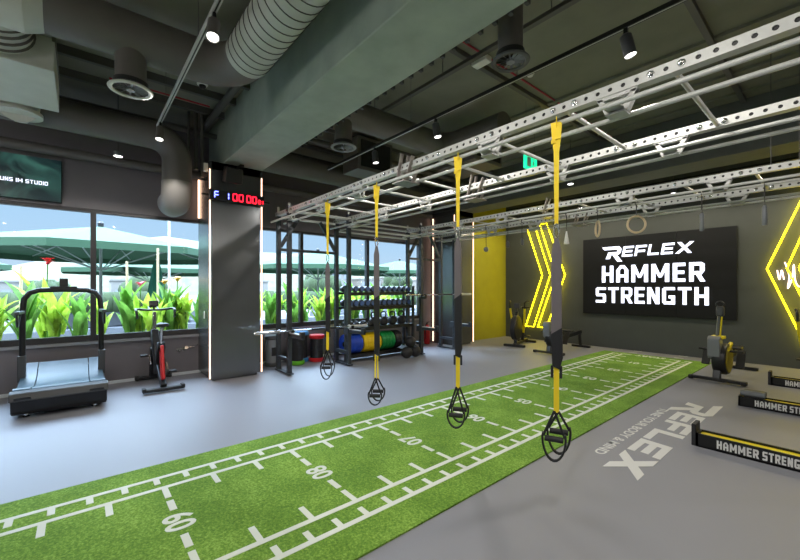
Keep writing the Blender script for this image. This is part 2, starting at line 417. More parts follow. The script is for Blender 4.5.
words('HAMMER', fw(-1.06, .80), .42, length=2.08, gap=.17, thick=.006, w=.68, t=.205).build('lit_word', M_txt, sc, smooth=False)
words('STRENGTH', fw(-1.21, .29), .39, length=2.3, gap=.15, thick=.006, w=.68, t=.2).build('lit_word', M_txt, sc, smooth=False)

# ------------------------------------------------------------------ neon chevrons
def chevron(cx, sg, label):
    t = thing('neon_chevron', label, 'neon sign', (cx, YB, 0), group=None)
    yy = -.07
    for (ta, tb, aa, ab, ba, bb_, zt, zb) in ((0.06, .32, .53, .77, 0, .26, 3.25, .38), (.45, .66, .93, 1.2, .39, .66, 3.36, .38)):
        pts = [(ta, zt), (aa, 1.88), (ba, zb), (bb_, zb), (ab, 1.88), (tb, zt)]
        MB().tube([(sg*x, yy, z) for x, z in pts], .013, 8, closed=True).build('neon_tube', M_neon, t)
        m = MB()
        for (x, z) in pts: m.cyl((sg*x, yy+.012, z), (sg*x, 0, z), .008, 6)
        m.build('standoff', M_black, t)
    return t
chevron(-6.2, 1, 'yellow neon chevron pointing right, left of the sign board')
cR = chevron(.20, -1, 'yellow neon chevron pointing left, right of the sign board')
# white scribble neon
sn = thing('neon_script', 'small white handwritten neon scribble crossing the right-hand yellow chevron', 'neon sign', (-.86, YB, 1.55))
def curvept(pts, n=6):
    out = []
    for i in range(len(pts)-1):
        p0 = pts[max(i-1, 0)]; p1 = pts[i]; p2 = pts[i+1]; p3 = pts[min(i+2, len(pts)-1)]
        for k in range(n):
            t = k/n
            out.append(tuple(.5*((2*p1[j])+(-p0[j]+p2[j])*t+(2*p0[j]-5*p1[j]+4*p2[j]-p3[j])*t*t+(-p0[j]+3*p1[j]-3*p2[j]+p3[j])*t**3) for j in range(len(p1))))
    out.append(pts[-1]); return out
for pts in ([(0, .3), (.03, .12), (.06, .3), (.09, .12)], [(.1, .45), (.16, .2), (.14, -.05), (.2, .15), (.22, .4), (.24, .1), (.3, -.02), (.36, .12)], [(.4, .35), (.45, .1), (.52, .42), (.58, .15), (.66, .3), (.74, .12)], [(.8, .4), (.84, .08), (.9, .3), (.98, .1)]):
    MB().tube([(x, -.05, z) for x, z in curvept(pts)], .009, 6).build('neon_stroke', M_neonW, sn)

# ------------------------------------------------------------------ functional rigs
ZT = 2.88; RH = .07
XA, XB = -6.75, 3.4
def rig(Y0, Y1, label, extra=False):
    t = thing('training_rig', label, 'training rig', (XA, Y0, 0))
    L = XB-XA; D = Y1-Y0
    for y in (0, D):
        MB().holed(L, .07, RH, r=.0145, o=(0, y, ZT-RH)).build('perforated_rail', M_galv, t, smooth=False)
        MB().bb(.002, L-.002, y+.009, y+.061, ZT-RH+.004, ZT-.004).build('rail_hole_shade', M_black, t, smooth=False)  # added dark box in the hollow rail: painted shade behind the holes
        for s_ in (-.085, .155):
            MB().cyl((.02, y+s_, 2.70), (L, y+s_, 2.70), .017, 12).build('pull_up_tube', M_galv, t)
    rx = [-6.12+.68*i for i in range(14)]
    for x in rx:
        X = x-XA
        MB().cyl((X, .06, ZT-RH+.02), (X, D+.01, ZT-RH+.02), .017, 10).build('rung', M_galv, t)
        for y in (0, D):
            for dx in (-.082, .078):
                X_ = (math.floor((X+dx)/(L/127))+.5)*(L/127); m = MB(); m.lathe([(.022, 0), (.022, -.006), (.015, -.008), (.015, -.02), (.008, -.024)], (X_, y, ZT-.035), (0, 1, 0), 8)
                m.build('bolt', M_chrome, t)
    for x in (-6.15, -5.12, -4.09, -2.04, -1.0, .04, 1.08, 2.12):
        X = x-XA
        for y in (0, D):
            m = MB()
            # trapezoid plate under the rail carrying the two tubes
            for yy in (y+.008, y+.056):
                for P in ([(-.13, ZT-RH), (.13, ZT-RH), (.115, ZT-RH-.025), (-.115, ZT-RH-.025)], [(-.125, ZT-RH-.01), (-.09, ZT-RH-.01), (-.02, 2.68), (-.06, 2.665)], [(.125, ZT-RH-.01), (.09, ZT-RH-.01), (.02, 2.68), (.06, 2.665)], [(-.06, 2.665), (.06, 2.665), (.045, 2.69), (-.045, 2.69)]):
                    m.prism(P, lambda a, c, yy=yy: (X+a, yy, c), lambda a, c, yy=yy: (X+a, yy+.006, c))
            m.box((X, y+.035, 2.70), (.10, .24, .012)).box((X, y+.035, 2.672), (.12, .10, .012))
            m.build('hanger_bracket', M_galv, t, smooth=False)
    X = -3.15-XA
    for y in (0, D):
        m = MB()
        for yy in (y-.012, y+.082):
            m.bar((X-.12, yy, 2.67), (X-.03, yy, 2.99), .010, .045, up=(0, 1, 0)); m.bar((X+.04, yy, 2.67), (X+.15, yy, 2.92), .010, .045, up=(0, 1, 0))
        m.bar((X-.12, y+.035, 2.665), (X+.08, y+.035, 2.665), .24, .012)
        m.build('joint_bracket', mat('zinc_plate', (140, 134, 130), .4, metal=.3), t, smooth=False)
    # uprights and end frame
    for y in (-.0, D):
        for X in (.02, .48):
            MB().holed(ZT+.04 if X > .1 else ZT-.02, .07, .07, o=(X+.07, y, .012), ax=(0, 0, 1), ay=(0, 1, 0), az=(-1, 0, 0)).build('upright', M_steelD, t, smooth=False)
            MB().cyl((X+.035, y+.035, ZT-.02), (X+.035, y+.035, ZT+.10), .022, 10).build('post_tip', M_galv, t)
        m = MB().box((.29, y+.035, .03), (.62, .09, .024)); m.box((.29, y+.035, .26), (.42, .06, .06)); m.build('foot_plate', M_steelD, t, bevel=.004, smooth=False)
    m = MB().bar((.055, .035, 2.21), (.055, D+.035, 2.21), .05, .05)
    m.build('crossbar', M_steelD, t, bevel=.004, smooth=False)
    for y, s_ in ((.07, 1), (D, -1)):
        MB().bar((.055, y, 2.26), (.055, y+s_*.34, 2.80), .05, .06).build('diagonal_brace', M_steelD, t, smooth=False)
    MB().cyl((.055, .05, 2.80), (.055, D, 2.80), .025, 10).build('end_tube', M_galv, t)
    MB().cyl((.515, .05, ZT-.04), (.515, D, ZT-.04), .025, 10).build('end_tube', M_galv, t)
    # spotter arms, hooks
    for y, z in ((0, .70), (D, .68)) if not extra else ((0, .60), (D, .62)):
        m = MB().bb(.56, 1.05, y+.01, y+.06, z-.03, z+.03).bb(.98, 1.05, y+.0, y+.07, z, z+.09).bb(.40, .56, y-.012, y+.082, z-.07, z+.07)
        m.build('spotter_arm', M_steelD, t, bevel=.004, smooth=False)
        MB().bb(.57, .97, y+.005, y+.065, z+.03, z+.045).build('arm_pad', M_galv, t, smooth=False)
    return t
r1 = rig(2.74, 3.95, 'steel training rig nearer the camera with overhead ladder rails and yellow straps')
r2 = rig(5.88, 7.0, 'steel training rig nearer the sign wall with rings and grips hanging', True)
for dz, x in ((.0, .515), (0, .055)):
    for k, z in enumerate((2.84, 2.66)):
        MB().cyl((x, 1.28, z), (x, 5.88-2.74, z), .02, 10).build('link_tube', M_galv, r1)
# suspension cables
for i, (x, y) in enumerate(((-.55, 5.92), (-.33, 5.92), (1.5, 5.92), (-.5, 2.79), (2.5, 2.79), (-2.5, 5.92))[:3]):
    tag(MB().cyl((x, y, ZT-.002), (x, y, ZC), .004, 6).build('suspension_cable', M_pipe), ['thin steel cable down to the rear rig, left one of a close pair', 'thin steel cable down to the rear rig, right one of a close pair', 'thin steel cable down to the far right end of the rear rig'][i], 'cable', 'rig suspension cables')

# barbells
def barbell(y0, z, label):
    t = thing('barbell', label, 'barbell', (-6.14, y0, z))
    MB().cyl((0, .4, 0), (0, 1.8, 0), .014, 10).build('shaft', M_chrome, t)
    for a, c in ((0, .4), (1.8, 2.2)): MB().cyl((0, a, 0), (0, c, 0), .025, 12).lathe([(.04, 0), (.04, .02)], (0, .4 if a == 0 else 1.78, 0), (0, 1, 0), 12).build('sleeve', M_chrome if a == 0 else M_galv, t)
    MB().cyl((0, 1.0, 0), (0, 1.5, 0), .019, 10).build('grip', M_blackM, t)
    return t
barbell(2.14, .775, 'chrome barbell resting on the arms of the nearer rig')
barbell(5.35, 1.36, 'steel barbell racked at chest height on the farther rig')
for Y, z in ((2.74, .735), (3.95, .735), (5.88, 1.32), (7.0, 1.32)):
    par = r1 if Y < 5 else r2; X = -6.14-XA; y = Y-(2.74 if Y < 5 else 5.88)
    MB().bb(.545, X+.05, y+.01, y+.06, z-.05, z-.0).bb(X+.035, X+.06, y+.01, y+.06, z-.03, z+.06).build('hook', M_blackM, par, bevel=.003, smooth=False)

# ------------------------------------------------------------------ suspension straps
def strap(x, label, zy, zg, zb, zbl, ztri, zl, wide=.07, double=False, gcol=M_gstrap):
    """zy bottom of yellow anchor, zg bottom of grey strap, zb bottom of black bundle, zbl bottom of yellow webbing, ztri grip height, zl loop bottom"""
    Yt = 2.74-.085; zt = 2.70
    t = thing('suspension_trainer', label, 'suspension strap', (x, Yt, zl), math.atan2(-x, Yt)*.85, 'suspension trainers on the nearer rig')
    Z = lambda z: z-zl
    W = .045
    m = MB()
    # loop round the tube
    m.tube([(0, .024*math.cos(a), Z(zt)+.024*math.sin(a)) for a in [2*PI*i/12 for i in range(12)]], .004, 6, closed=True, r2=.03, up=(1, 0, 0))
    m.prism([(-.038, Z(zt)), (.038, Z(zt)), (.032, Z(zt)-.10), (.018, Z(zt)-.22), (.013, Z(zy)), (-.013, Z(zy)), (-.018, Z(zt)-.22), (-.032, Z(zt)-.10)],
            lambda a, c: (a, -.030, c), lambda a, c: (a, -.022, c))
    m.box((.012, -.036, Z(zt)-.09), (.035, .012, .07)); m.box((-.02, -.034, Z(zt)-.14), (.03, .012, .03))
    m.build('anchor_strap', M_ystrap, t, smooth=False)
    m = MB(); zc = Z(zy)-.05
    m.tube([(.016*math.cos(a), -.026, zc+.055*math.sin(a)) for a in [2*PI*i/14 for i in range(14)]], .006, 6, closed=True)
    m.build('carabiner', M_chrome, t)
    m = MB(); ztop = zc-.05
    m.prism([(-.012, ztop), (.012, ztop), (wide/2, ztop-.10), (wide/2, Z(zg)), (-wide/2, Z(zg)), (-wide/2, ztop-.10)], lambda a, c: (a, -.040, c), lambda a, c: (a, -.012, c))
    m.build('main_strap', gcol, t, bevel=.003, smooth=False)
    m = MB(); w2 = wide*.55
    m.prism([(-w2, Z(zg)+.01), (w2, Z(zg)+.06), (w2*1.1, Z(zb)+.08), (w2*.6, Z(zb)), (-w2*.7, Z(zb)+.02), (-w2*.9, Z(zg)-.05)], lambda a, c: (a, -.048, c), lambda a, c: (a, -.006, c))
    for s_ in (-1, 1): m.box((s_*.03, -.03, Z(zb)-.02), (.018, .02, .09))
    m.build('strap_bundle', M_bstrap, t, bevel=.004, smooth=False)
    m = MB()
    for s_ in ((-.012, .012) if double else (0,)):
        m.bar((s_, -.03, Z(zb)+.03), (s_*1.4, -.03, Z(zbl)), .006, .016 if double else .036, up=(1, 0, 0))
    m.build('webbing', M_ystrap, t, smooth=False)
    # handles
    for k, s_ in enumerate((-1, 1)):
        yy = -.03+s_*.035; zz = Z(ztri)-(0 if s_ > 0 else .035); off = .014*s_
        h = bpy.data.objects.new('handle', None); COL.objects.link(h); h.parent = t; h.location = (off, yy, 0)
        m = MB().cyl((-.062, 0, zz), (.062, 0, zz), .021, 12); m.build('grip', M_rub, h)
        m = MB()
        m.bar((0, -yy-.03, Z(zbl)+.01), (-.072, 0, zz+.015), .006, .016); m.bar((0, -yy-.03, Z(zbl)+.01), (.072, 0, zz+.015), .006, .016)
        m.build('handle_strap', M_bstrap, h, smooth=False)
        zlb = 0 + (.03 if s_ > 0 else 0)
        pts = [(.078*math.cos(a), 0, zz+.01+(zz+.01-zlb)*math.sin(a)) for a in [PI+PI*i/12 for i in range(13)]]
        pts = [(-.072, 0, zz+.04)]+pts+[(.072, 0, zz+.04)]
        MB().tube(pts, .008, 6, r2=.02, up=(1, 0, 0)).build('foot_loop', M_bstrap, h)
    return t
# z from pixel rows at each strap's depth
def zrow(y, dep): return 1.5+dep*(288.5-y)/378.7
d = 2.768; strap(-1.366, 'yellow and black suspension strap nearest the camera, hanging over the turf edge', zrow(225, d), zrow(335, d), zrow(368, d), zrow(411, d), zrow(431, d), zrow(457, d), .07)
d = 3.484; strap(-2.305, 'suspension strap hanging over the turf lane, second nearest the camera', zrow(228, d), zrow(300, d), zrow(357, d), zrow(387, d), zrow(409, d), zrow(425, d), .062)
d = 4.434; strap(-3.549, 'suspension strap hanging in front of the dumbbell rack, with double yellow webbing', zrow(238, d), zrow(300, d), zrow(355, d), zrow(378, d), zrow(391, d), zrow(403, d), .062, True)
d = 5.304; strap(-4.69, 'suspension strap furthest from the camera, in front of the rack post and blue plates', zrow(255, d), zrow(300, d), zrow(332, d), zrow(350, d), zrow(364, d), zrow(378, d), .062)

# hanging rings and grips on the far rig (tube at Y=6.035, z 2.70)
YR = 5.88+.155
def hang(name, x, label, cat, zc, fn, grp):
    t = thing(name, label, cat, (x, YR, zc), 0, grp)
    MB().tube([(0, .022*math.cos(2*PI*i/10), 2.70-zc+.022*math.sin(2*PI*i/10)) for i in range(10)], .004, 6, closed=True, r2=.012, up=(1, 0, 0)).cyl((0, 0, 2.68-zc), (0, 0, .04), .006, 6).build('hanging_strap', M_blackM, t)
    fn(t); return t
def f_ring(rz):
    def f(t):
        MB().tube([(.115*math.cos(a)*math.cos(rz), .115*math.cos(a)*math.sin(rz), -.09+.115*math.sin(a)) for a in [2*PI*i/28 for i in range(28)]], .015, 10, closed=True).build('ring', M_wood, t)
    return f
hang('gym_ring', -2.456, 'wooden gym ring seen edge-on, hanging at the left of its pair', 'gym ring', 2.50, f_ring(2.2), 'gym rings on the far rig')
hang('gym_ring', -1.93, 'wooden gym ring seen face-on above the sign board', 'gym ring', 2.50, f_ring(.65), 'gym rings on the far rig')
def f_cyl(t): MB().lathe([(.012, .05), (.024, .03), (.024, -.17), (.018, -.18)], (0, 0, 0), (0, 0, 1), 12).build('grip', M_grey, t)
def f_cone(t): MB().lathe([(.010, .05), (.042, -.15), (.036, -.16)], (0, 0, 0), (0, 0, 1), 14).build('grip', M_white, t)
def f_ball(t): MB().sph((0, 0, -.02), .05).build('grip', M_grey, t)
def f_small(t): MB().lathe([(.012, .04), (.03, .0), (.03, -.08), (.02, -.09)], (0, 0, 0), (0, 0, 1), 12).build('grip', M_dgrey, t)
G = 'pull-up grips on the far rig'
hang('pull_up_grip', -1.19, 'grey cylinder grip hanging above the right half of the sign board', 'pull-up grip', 2.41, f_cyl, G)
hang('pull_up_grip', -.613, 'grey cylinder grip hanging furthest right, before the right chevron', 'pull-up grip', 2.41, f_cyl, G)
hang('pull_up_grip', -2.94, 'white cone-shaped grip hanging just left of the rings', 'pull-up grip', 2.38, f_cone, G)
hang('pull_up_grip', -4.53, 'round ball grip hanging in front of the yellow wall panel', 'pull-up grip', 2.28, f_ball, G)
hang('pull_up_grip', -4.04, 'small dark grip hanging at the edge of the yellow wall panel', 'pull-up grip', 2.34, f_small, G)
for x, l in ((-3.75, 'small dark grip hanging before the left neon chevron'),): hang('pull_up_grip', x, l, 'pull-up grip', 2.36, f_small, G)

# ------------------------------------------------------------------ dumbbell rack + contents
RX = -6.62
rk = thing('dumbbell_rack', 'dark steel storage rack of four tiers between the two rigs', 'rack', (RX, 4.08, 0))
LR = 1.76
for z, nm in ((1.425, 'shelf'), (1.125, 'shelf'), (.705, 'shelf'), (.165, 'shelf')):
    dpt = .34 if z > 1 else .42
    m = MB().bb(-dpt/2, dpt/2, 0, LR, z-.012, z)
    m.bb(dpt/2-.02, dpt/2, 0, LR, z-.07, z-.012).bb(-dpt/2, -dpt/2+.02, 0, LR, z-.05, z-.012)
    m.build('shelf', M_blackM, rk, smooth=False)
for y in (-.05, LR):
    for x in (-.19, .14): MB().bb(x, x+.05, y, y+.05, .0, 1.56).build('rack_post', M_steelD, rk, bevel=.004, smooth=False)
    MB().bb(-.30, .30, y, y+.05, 0, .05).build('rack_foot', M_steelD, rk, smooth=False)
def ordn(i): return ['first', 'second', 'third', 'fourth', 'fifth', 'sixth', 'seventh', 'eighth', 'ninth', 'tenth', 'eleventh', 'twelfth', 'thirteenth'][i]
def mk_db(r=.062):
    t = thing('dumbbell', '', 'dumbbell', (0, 0, 0))
    MB().cyl((-.07, 0, 0), (.07, 0, 0), .015, 8).build('handle', M_chrome, t)
    for s_ in (-1, 1):
        MB().lathe([(r*.75, .065*s_), (r, .078*s_), (r, .145*s_), (r*.85, .158*s_)], (0, 0, 0), (1, 0, 0), 18).build('head', M_db, t)
    MB().lathe([(r*.72, .157), (r*.72, .1605)], (0, 0, 0), (1, 0, 0), 18).build('reflection_disc', M_dbr, t)  # painted reflection on the head facing the room
    return t
proto = None
for tier, (z, nm) in enumerate(((1.425, 'top'), (1.125, 'second'))):
    n = 12; r = .062 if tier == 0 else .07
    pr = mk_db(r)
    for i in range(n):
        o = pr if i == 0 else copy_tree(pr)
        o.location = (RX, 4.08+.09+i*(LR-.18)/(n-1), z+r+.0005)
        o['label'] = 'round dark rubber dumbbell on the %s tier of the rack, %s from the left' % (nm, ordn(i)); o['group'] = 'dumbbells on the %s tier' % nm
# hex dumbbells on third tier left
def mk_hex():
    t = thing('hex_dumbbell', '', 'dumbbell', (0, 0, 0))
    MB().cyl((0, -.06, 0), (0, .06, 0), .014, 8).build('handle', M_chrome, t)
    for s_ in (-1, 1): MB().lathe([(.048, .055*s_), (.058, .065*s_), (.058, .115*s_), (.048, .125*s_)], (0, 0, 0), (0, 1, 0), 6).build('head', M_rub, t)
    return t
hx = mk_hex()
for i in range(4):
    o = hx if i == 0 else copy_tree(hx)
    o.rotation_euler = (0, 0, 0)
    o.location = (RX+(.12 if i % 2 == 0 else -.10), 4.08+.18+(i//2)*.32, .705+.0585)
    o['label'] = 'black hexagonal dumbbell lying on the third tier, %s' % ['front left', 'back left', 'front right', 'back right'][i]; o['group'] = 'hexagonal dumbbells on the third tier'
def mk_kb():
    t = thing('kettlebell', '', 'kettlebell')
    MB().lathe([(.06, 0), (.085, .02), (.098, .07), (.09, .12), (.055, .155), (.02, .165)], n=18).build('body', M_rub, t)
    pts = [(0, -.045, .13), (0, -.062, .19), (0, -.055, .235), (0, -.02, .25), (0, .02, .25), (0, .055, .235), (0, .062, .19), (0, .045, .13)]
    MB().tube(curvept(pts, 3), .015, 8).build('handle', M_blackM, t)
    return t
kb = mk_kb()
for i, y in enumerate((.76, 1.02, 1.27, 1.53)):
    o = kb if i == 0 else copy_tree(kb); o.location = (RX+.04, 4.08+y, .7055); o.scale = (1.12, 1.12, 1.12)
    o['label'] = 'black kettlebell on the third tier of the rack, %s from the left' % ordn(i); o['group'] = 'kettlebells on the third tier'
# bumper plates
def mk_plate(m, th=.075, r=.185):
    t = thing('bumper_plate', '', 'weight plate')
    MB().lathe([(.03, 0), (r*.45, .0), (r*.5, .008), (r*.82, .008), (r*.86, 0), (r*.98, 0), (r, .012), (r, th-.012), (r*.98, th), (r*.86, th), (r*.82, th-.008), (r*.5, th-.008), (r*.45, th), (.03, th)], (0, 0, 0), (0, 1, 0), 32).build('disc', m, t)
    MB().lathe([(.05, -.002), (.05, .0), (.028, -.001)], (0, 0, 0), (0, 1, 0), 20).build('hub', M_chrome, t)
    return t
yy = 4.08+.02
for cname, m, n, th in (('blue', M_blue, 4, .085), ('yellow', M_bally, 5, .085), ('green', M_green, 4, .085), ('black', M_rub, 2, .085)):
    p = mk_plate(m, th, .2)
    for i in range(n):
        o = p if i == 0 else copy_tree(p); o.location = (RX+.02, yy, .1655+.2); yy += th+.003
        o['label'] = '%s bumper plate standing upright on the bottom tier, %s %s plate from the left' % (cname, ordn(i), cname); o['group'] = 'bumper plates on the bottom tier'
    yy += .03
for i, (x, y, z, l) in enumerate(((-6.12, 5.38, .125, 'left one of the two on the floor'), (-6.12, 5.63, .125, 'right one of the two on the floor'), (-6.14, 5.505, .341, 'one balanced on top of the pair'), (-6.38, 5.78, .125, 'one behind the pile by the rig post'))):
    tag(MB().sph((0, 0, 0), .124, 20, 12).build('slam_ball', M_rub, loc=(x, y, z)), 'black textured slam ball beside the rack, '+l, 'exercise ball', 'slam balls by the rack')

# weighted bags along the window wall
def bag(x, y, m1, m2, mb_, h, r, label):
    t = thing('weighted_bag', label, 'training bag', (x, y, 0), 0, 'cylindrical bags by the window wall')
    MB().lathe([(r*.8, .05), (r*.82, .08), (r*.82, h-.08), (r*.8, h-.05)], n=24).build('body', mb_, t)
    MB().lathe([(r*.9, 0), (r, .015), (r, .065), (r*.9, .08)], n=24).build('bottom_rim', m1, t)
    MB().lathe([(r*.9, h-.08), (r, h-.065), (r, h-.015), (r*.9, h), (r*.5, h)], n=24).build('top_rim', m2, t)
    MB().bb(r*.78, r*.86, -.05, .05, h*.35, h*.62).build('carry_handle', M_bstrap, t, smooth=False)
bag(-7.1, 3.76, M_red, M_red, M_rub, .55, .16, 'black cylindrical training bag with red rims by the window wall')
bag(-7.05, 3.30, M_lime, M_rub, M_rub, .55, .15, 'black cylindrical training bag with lime green base behind the rig posts')
bag(-7.28, 3.50, M_blu2, M_blu2, M_rub, .62, .15, 'black cylindrical training bag with light blue rims against the window wall')
bag(-7.2, 2.85, M_dgrey, M_dgrey, M_grey, .60, .14, 'plain grey cylindrical training bag next to the column')
# fire extinguisher
t = thing('fire_extinguisher', 'red fire extinguisher standing by the window wall behind the far rig', 'fire extinguisher', (-7.36, 7.20, 0.0))
MB().lathe([(.07, 0), (.08, .02), (.08, .42), (.06, .48), (.025, .52)], n=18).build('cylinder', M_red, t)
MB().cyl((0, 0, .52), (0, 0, .58), .02, 10).bar((0, 0, .58), (.10, 0, .6), .02, .015).build('valve', M_blackM, t)
MB().tube(curvept([(0, -.02, .56), (.04, -.09, .5), (.05, -.1, .3), (.05, -.095, .15)], 4), .01, 8).build('hose', M_rub, t)
# ------------------------------------------------------------------ timer clock
t = thing('led_timer', 'wide LED interval timer with blue and red digits mounted on the column', 'timer', (-6.545, 1.58, 3.0))
MB().bb(-.03, .035, 0, .86, -.085, .085).build('housing', M_black, t, bevel=.004, smooth=False)
MB().bb(-.06, -.03, -.10, .98, -.012, .012).build('mount_rail', M_blackM, t, smooth=False)
def seg7(mb, y, z, w, h, segs, th=.014):
    S7 = {'a': (0, h, w, h), 'g': (0, h/2, w, h/2), 'd': (0, 0, w, 0), 'f': (0, h/2, 0, h), 'e': (0, 0, 0, h/2), 'b': (w, h/2, w, h), 'c': (w, 0, w, h/2)}
    for s_ in segs:
        a0, b0, a1, b1 = S7[s_]; g = th*.35
        if a0 == a1: mb.bb(.0355, .039, y+a0-th/2, y+a0+th/2, z+b0+g, z+b1-g)
        else: mb.bb(.0355, .039, y+a0+g, y+a1-g, z+b0-th/2, z+b1+th/2) if b0 == b1 else None
m = MB(); seg7(m, .07, -.05, .06, .10, 'afge'); seg7(m, .22, -.05, .06, .10, 'bc'); m.build('blue_digits', M_blueL, t, smooth=False)
m = MB()
for y in (.35, .445, .57, .665): seg7(m, y, -.055, .062, .11, 'abcdef')
seg7(m, .765, -.05, .035, .06, 'abcdef', .009); seg7(m, .81, -.05, .03, .06, 'bc', .009)
m.build('red_digits', M_redL, t, smooth=False)
# black speaker box + bracket under beam
t = thing('wall_speaker', 'small black speaker bracketed at the top of the column under the beam', 'speaker', (-6.42, 1.90, 3.33))
MB().box((0, 0, 0), (.18, .26, .24), Matrix.Rotation(.3, 3, 'Y')).build('cabinet', M_black, t, bevel=.01)
MB().bb(-.15, -.05, .12, .15, -.02, .19).bb(-.15, .05, .10, .16, .16, .19).build('bracket', M_blackM, t, smooth=False)
tag(MB().bb(-.03, .03, -.03, .03, 0, .13).build('junction_box', M_white, loc=(-6.66, 1.55, 3.38)), 'small white junction box at the top left of the column', 'junction box')

# ------------------------------------------------------------------ treadmill
t = thing('curved_treadmill', 'black curved manual treadmill with slatted belt, sky reflection painted blue-grey, by the left window', 'treadmill', (-6.12, -.16, 0))
W = .42
prof = [(0, .33), (-.06, .375), (-.14, .355), (-.35, .30), (-.60, .29), (-.85, .345), (-1.05, .45), (-1.16, .50)]
prof = [(0, .30), (-.04, .33), (-.12, .325), (-.32, .285), (-.55, .275), (-.78, .32), (-.98, .40), (-1.12, .47)]
cp = curvept(prof, 4)
def strip(mb, y0, y1, dz, cp=cp, th=.03):
    A = [(x, z+dz) for x, z in cp]; B = [(x, z+dz-th) for x, z in reversed(cp)]
    mb.prism(A+B, lambda a, c: (a, y0, c), lambda a, c: (a, y1, c))
m = MB()
for i in range(0, len(cp)-1):
    x0_, z0_ = cp[i]; x1_, z1_ = cp[i+1]
    for h_ in (0, .5):
        xa, za = x0_+(x1_-x0_)*h_, z0_+(z1_-z0_)*h_; xb, zb = x0_+(x1_-x0_)*(h_+.46), z0_+(z1_-z0_)*(h_+.46)
        m.bar((xa, 0, za), (xb, 0, zb), .52, .02)
m.build('running_belt', M_belt, t, smooth=False)
for s_ in (-1, 1):
    m = MB(); y0_, y1_ = sorted((s_*.27, s_*W))
    strip(m, y0_, y1_, .012, th=.05); m.build('side_deck', mat('side_deck_plastic', (58, 80, 92), .35), t)
    m = MB(); A = [(x, z-.03) for x, z in cp]+[(-1.14, .10), (-.9, .06), (-.1, .05), (.0, .07)]
    y0_, y1_ = sorted((s_*.40, s_*.435)); m.prism(A, lambda a, c: (a, y0_, c), lambda a, c: (a, y1_, c)); m.build('side_panel', M_blackM, t, smooth=False)
m = MB(); poly = [(-.02, .33), (.045, .30), (.075, .22), (.035, .21), (-.02, .25)]
m.prism(poly, lambda a, c: (a, -.445, c), lambda a, c: (a, .445, c)); m.build('front_fascia', M_dgrey, t, bevel=.01)
m = MB(); poly = [(-.05, .24), (.06, .22), (.045, .09), (.0, .05), (-.05, .05)]
m.prism(poly, lambda a, c: (a, -.43, c), lambda a, c: (a, .43, c)); m.build('front_cover', M_blackM, t, bevel=.01)
for s_ in (-1, 1): MB().bb(.062, .078, s_*.33-.07, s_*.33+.07, .235, .262).build('handle_slot', M_black, t, smooth=False)
MB().bb(-1.2, -1.0, -.40, .40, .06, .40).build('rear_cover', M_blackM, t, bevel=.02)
for x in (-.08, -1.05):
    for s_ in (-1, 1): MB().lathe([(.03, 0), (.035, .01), (.02, .02), (.015, .07)], (x, s_*.31, 0), n=12).build('levelling_foot', M_chrome, t)
m = MB(); pts = [(-.84, -.405, .30), (-.86, -.405, .9), (-.87, -.405, 1.2), (-.88, -.39, 1.36), (-.88, -.34, 1.44), (-.88, -.25, 1.475), (-.88, 0, 1.485), (-.88, .25, 1.475), (-.88, .34, 1.44), (-.88, .39, 1.36), (-.87, .405, 1.2), (-.86, .405, .9), (-.84, .405, .30)]
m.tube(pts, .033, 12); m.build('handrail', M_blackM, t)
for s_ in (-1, 1): MB().bb(-.90, -.80, s_*.41-.04, s_*.41+.04, .28, .62).build('upright_bracket', M_dgrey, t, bevel=.01)
for s_ in (-1, 1):
    m = MB().bar((-.86, s_*.405, 1.19), (-.52, s_*.43, 1.19), .05, .04); m.build('hand_grip', M_dgrey, t, bevel=.008)
    MB().tube(curvept([(-.80, s_*.42, 1.17), (-.66, s_*.43, 1.02), (-.56, s_*.43, 1.06), (-.55, s_*.43, 1.17)], 5), .013, 8).build('grip_loop', M_black, t)
m = MB().bb(-.93, -.86, -.14, .14, 1.49, 1.53).bb(-.92, -.88, -.045, .045, 1.53, 1.64); m.build('console', M_black, t, bevel=.006)
# bag on treadmill left handle

# ------------------------------------------------------------------ spin bike (faces the window, -X)
t = thing('spin_bike', 'black spin bike with a red fork cover facing the window beside the treadmill', 'exercise bike', (-6.90, .94, 0))
MB().box((.50, 0, .045), (.09, .52, .05)).box((.50, -.24, .06), (.12, .05, .06)).box((.50, .24, .06), (.12, .05, .06)).build('rear_stabiliser', M_black, t, bevel=.012)
MB().box((-.50, 0, .045), (.09, .50, .05)).box((-.50, -.23, .05), (.11, .05, .07)).box((-.50, .23, .05), (.11, .05, .07)).build('front_stabiliser', M_black, t, bevel=.012)
MB().bar((.48, 0, .07), (.0, 0, .34), .08, .10).bar((-.48, 0, .07), (-.32, 0, .55), .13, .09).bar((-.02, 0, .34), (.28, 0, .66), .10, .12).bar((-.02, 0, .34), (-.42, 0, .80), .11, .13).build('frame', M_blackM, t, bevel=.012)
MB().bar((.27, .0, .64), (.42, .0, .16), .045, .14).build('red_fork_cover', M_red, t, bevel=.012)
MB().cyl((.23, 0, .60), (.29, 0, .92), .02, 10).bb(.22, .38, -.02, .02, .90, .925).build('seat_post', M_chrome, t)
m = MB(); m.prism([(.14, -.02), (.14, .02), (.26, .05), (.38, .09), (.44, .07), (.44, -.07), (.38, -.09), (.26, -.05)], lambda a, c: (a, c, .935), lambda a, c: (a, c*.9, .985)); m.build('saddle', M_black, t, bevel=.012)
MB().lathe([(.04, -.025), (.23, -.025), (.235, -.015), (.235, .015), (.23, .025), (.04, .025)], (-.34, 0, .36), (0, 1, 0), 32).build('flywheel', M_dgrey, t)
MB().lathe([(.10, .04), (.115, .045), (.115, .075), (.10, .08)], (-.0, 0, .34), (0, 1, 0), 24).bar((-.0, .06, .34), (-.34, .06, .36), .05, .16).build('chain_guard', M_black, t, bevel=.01)
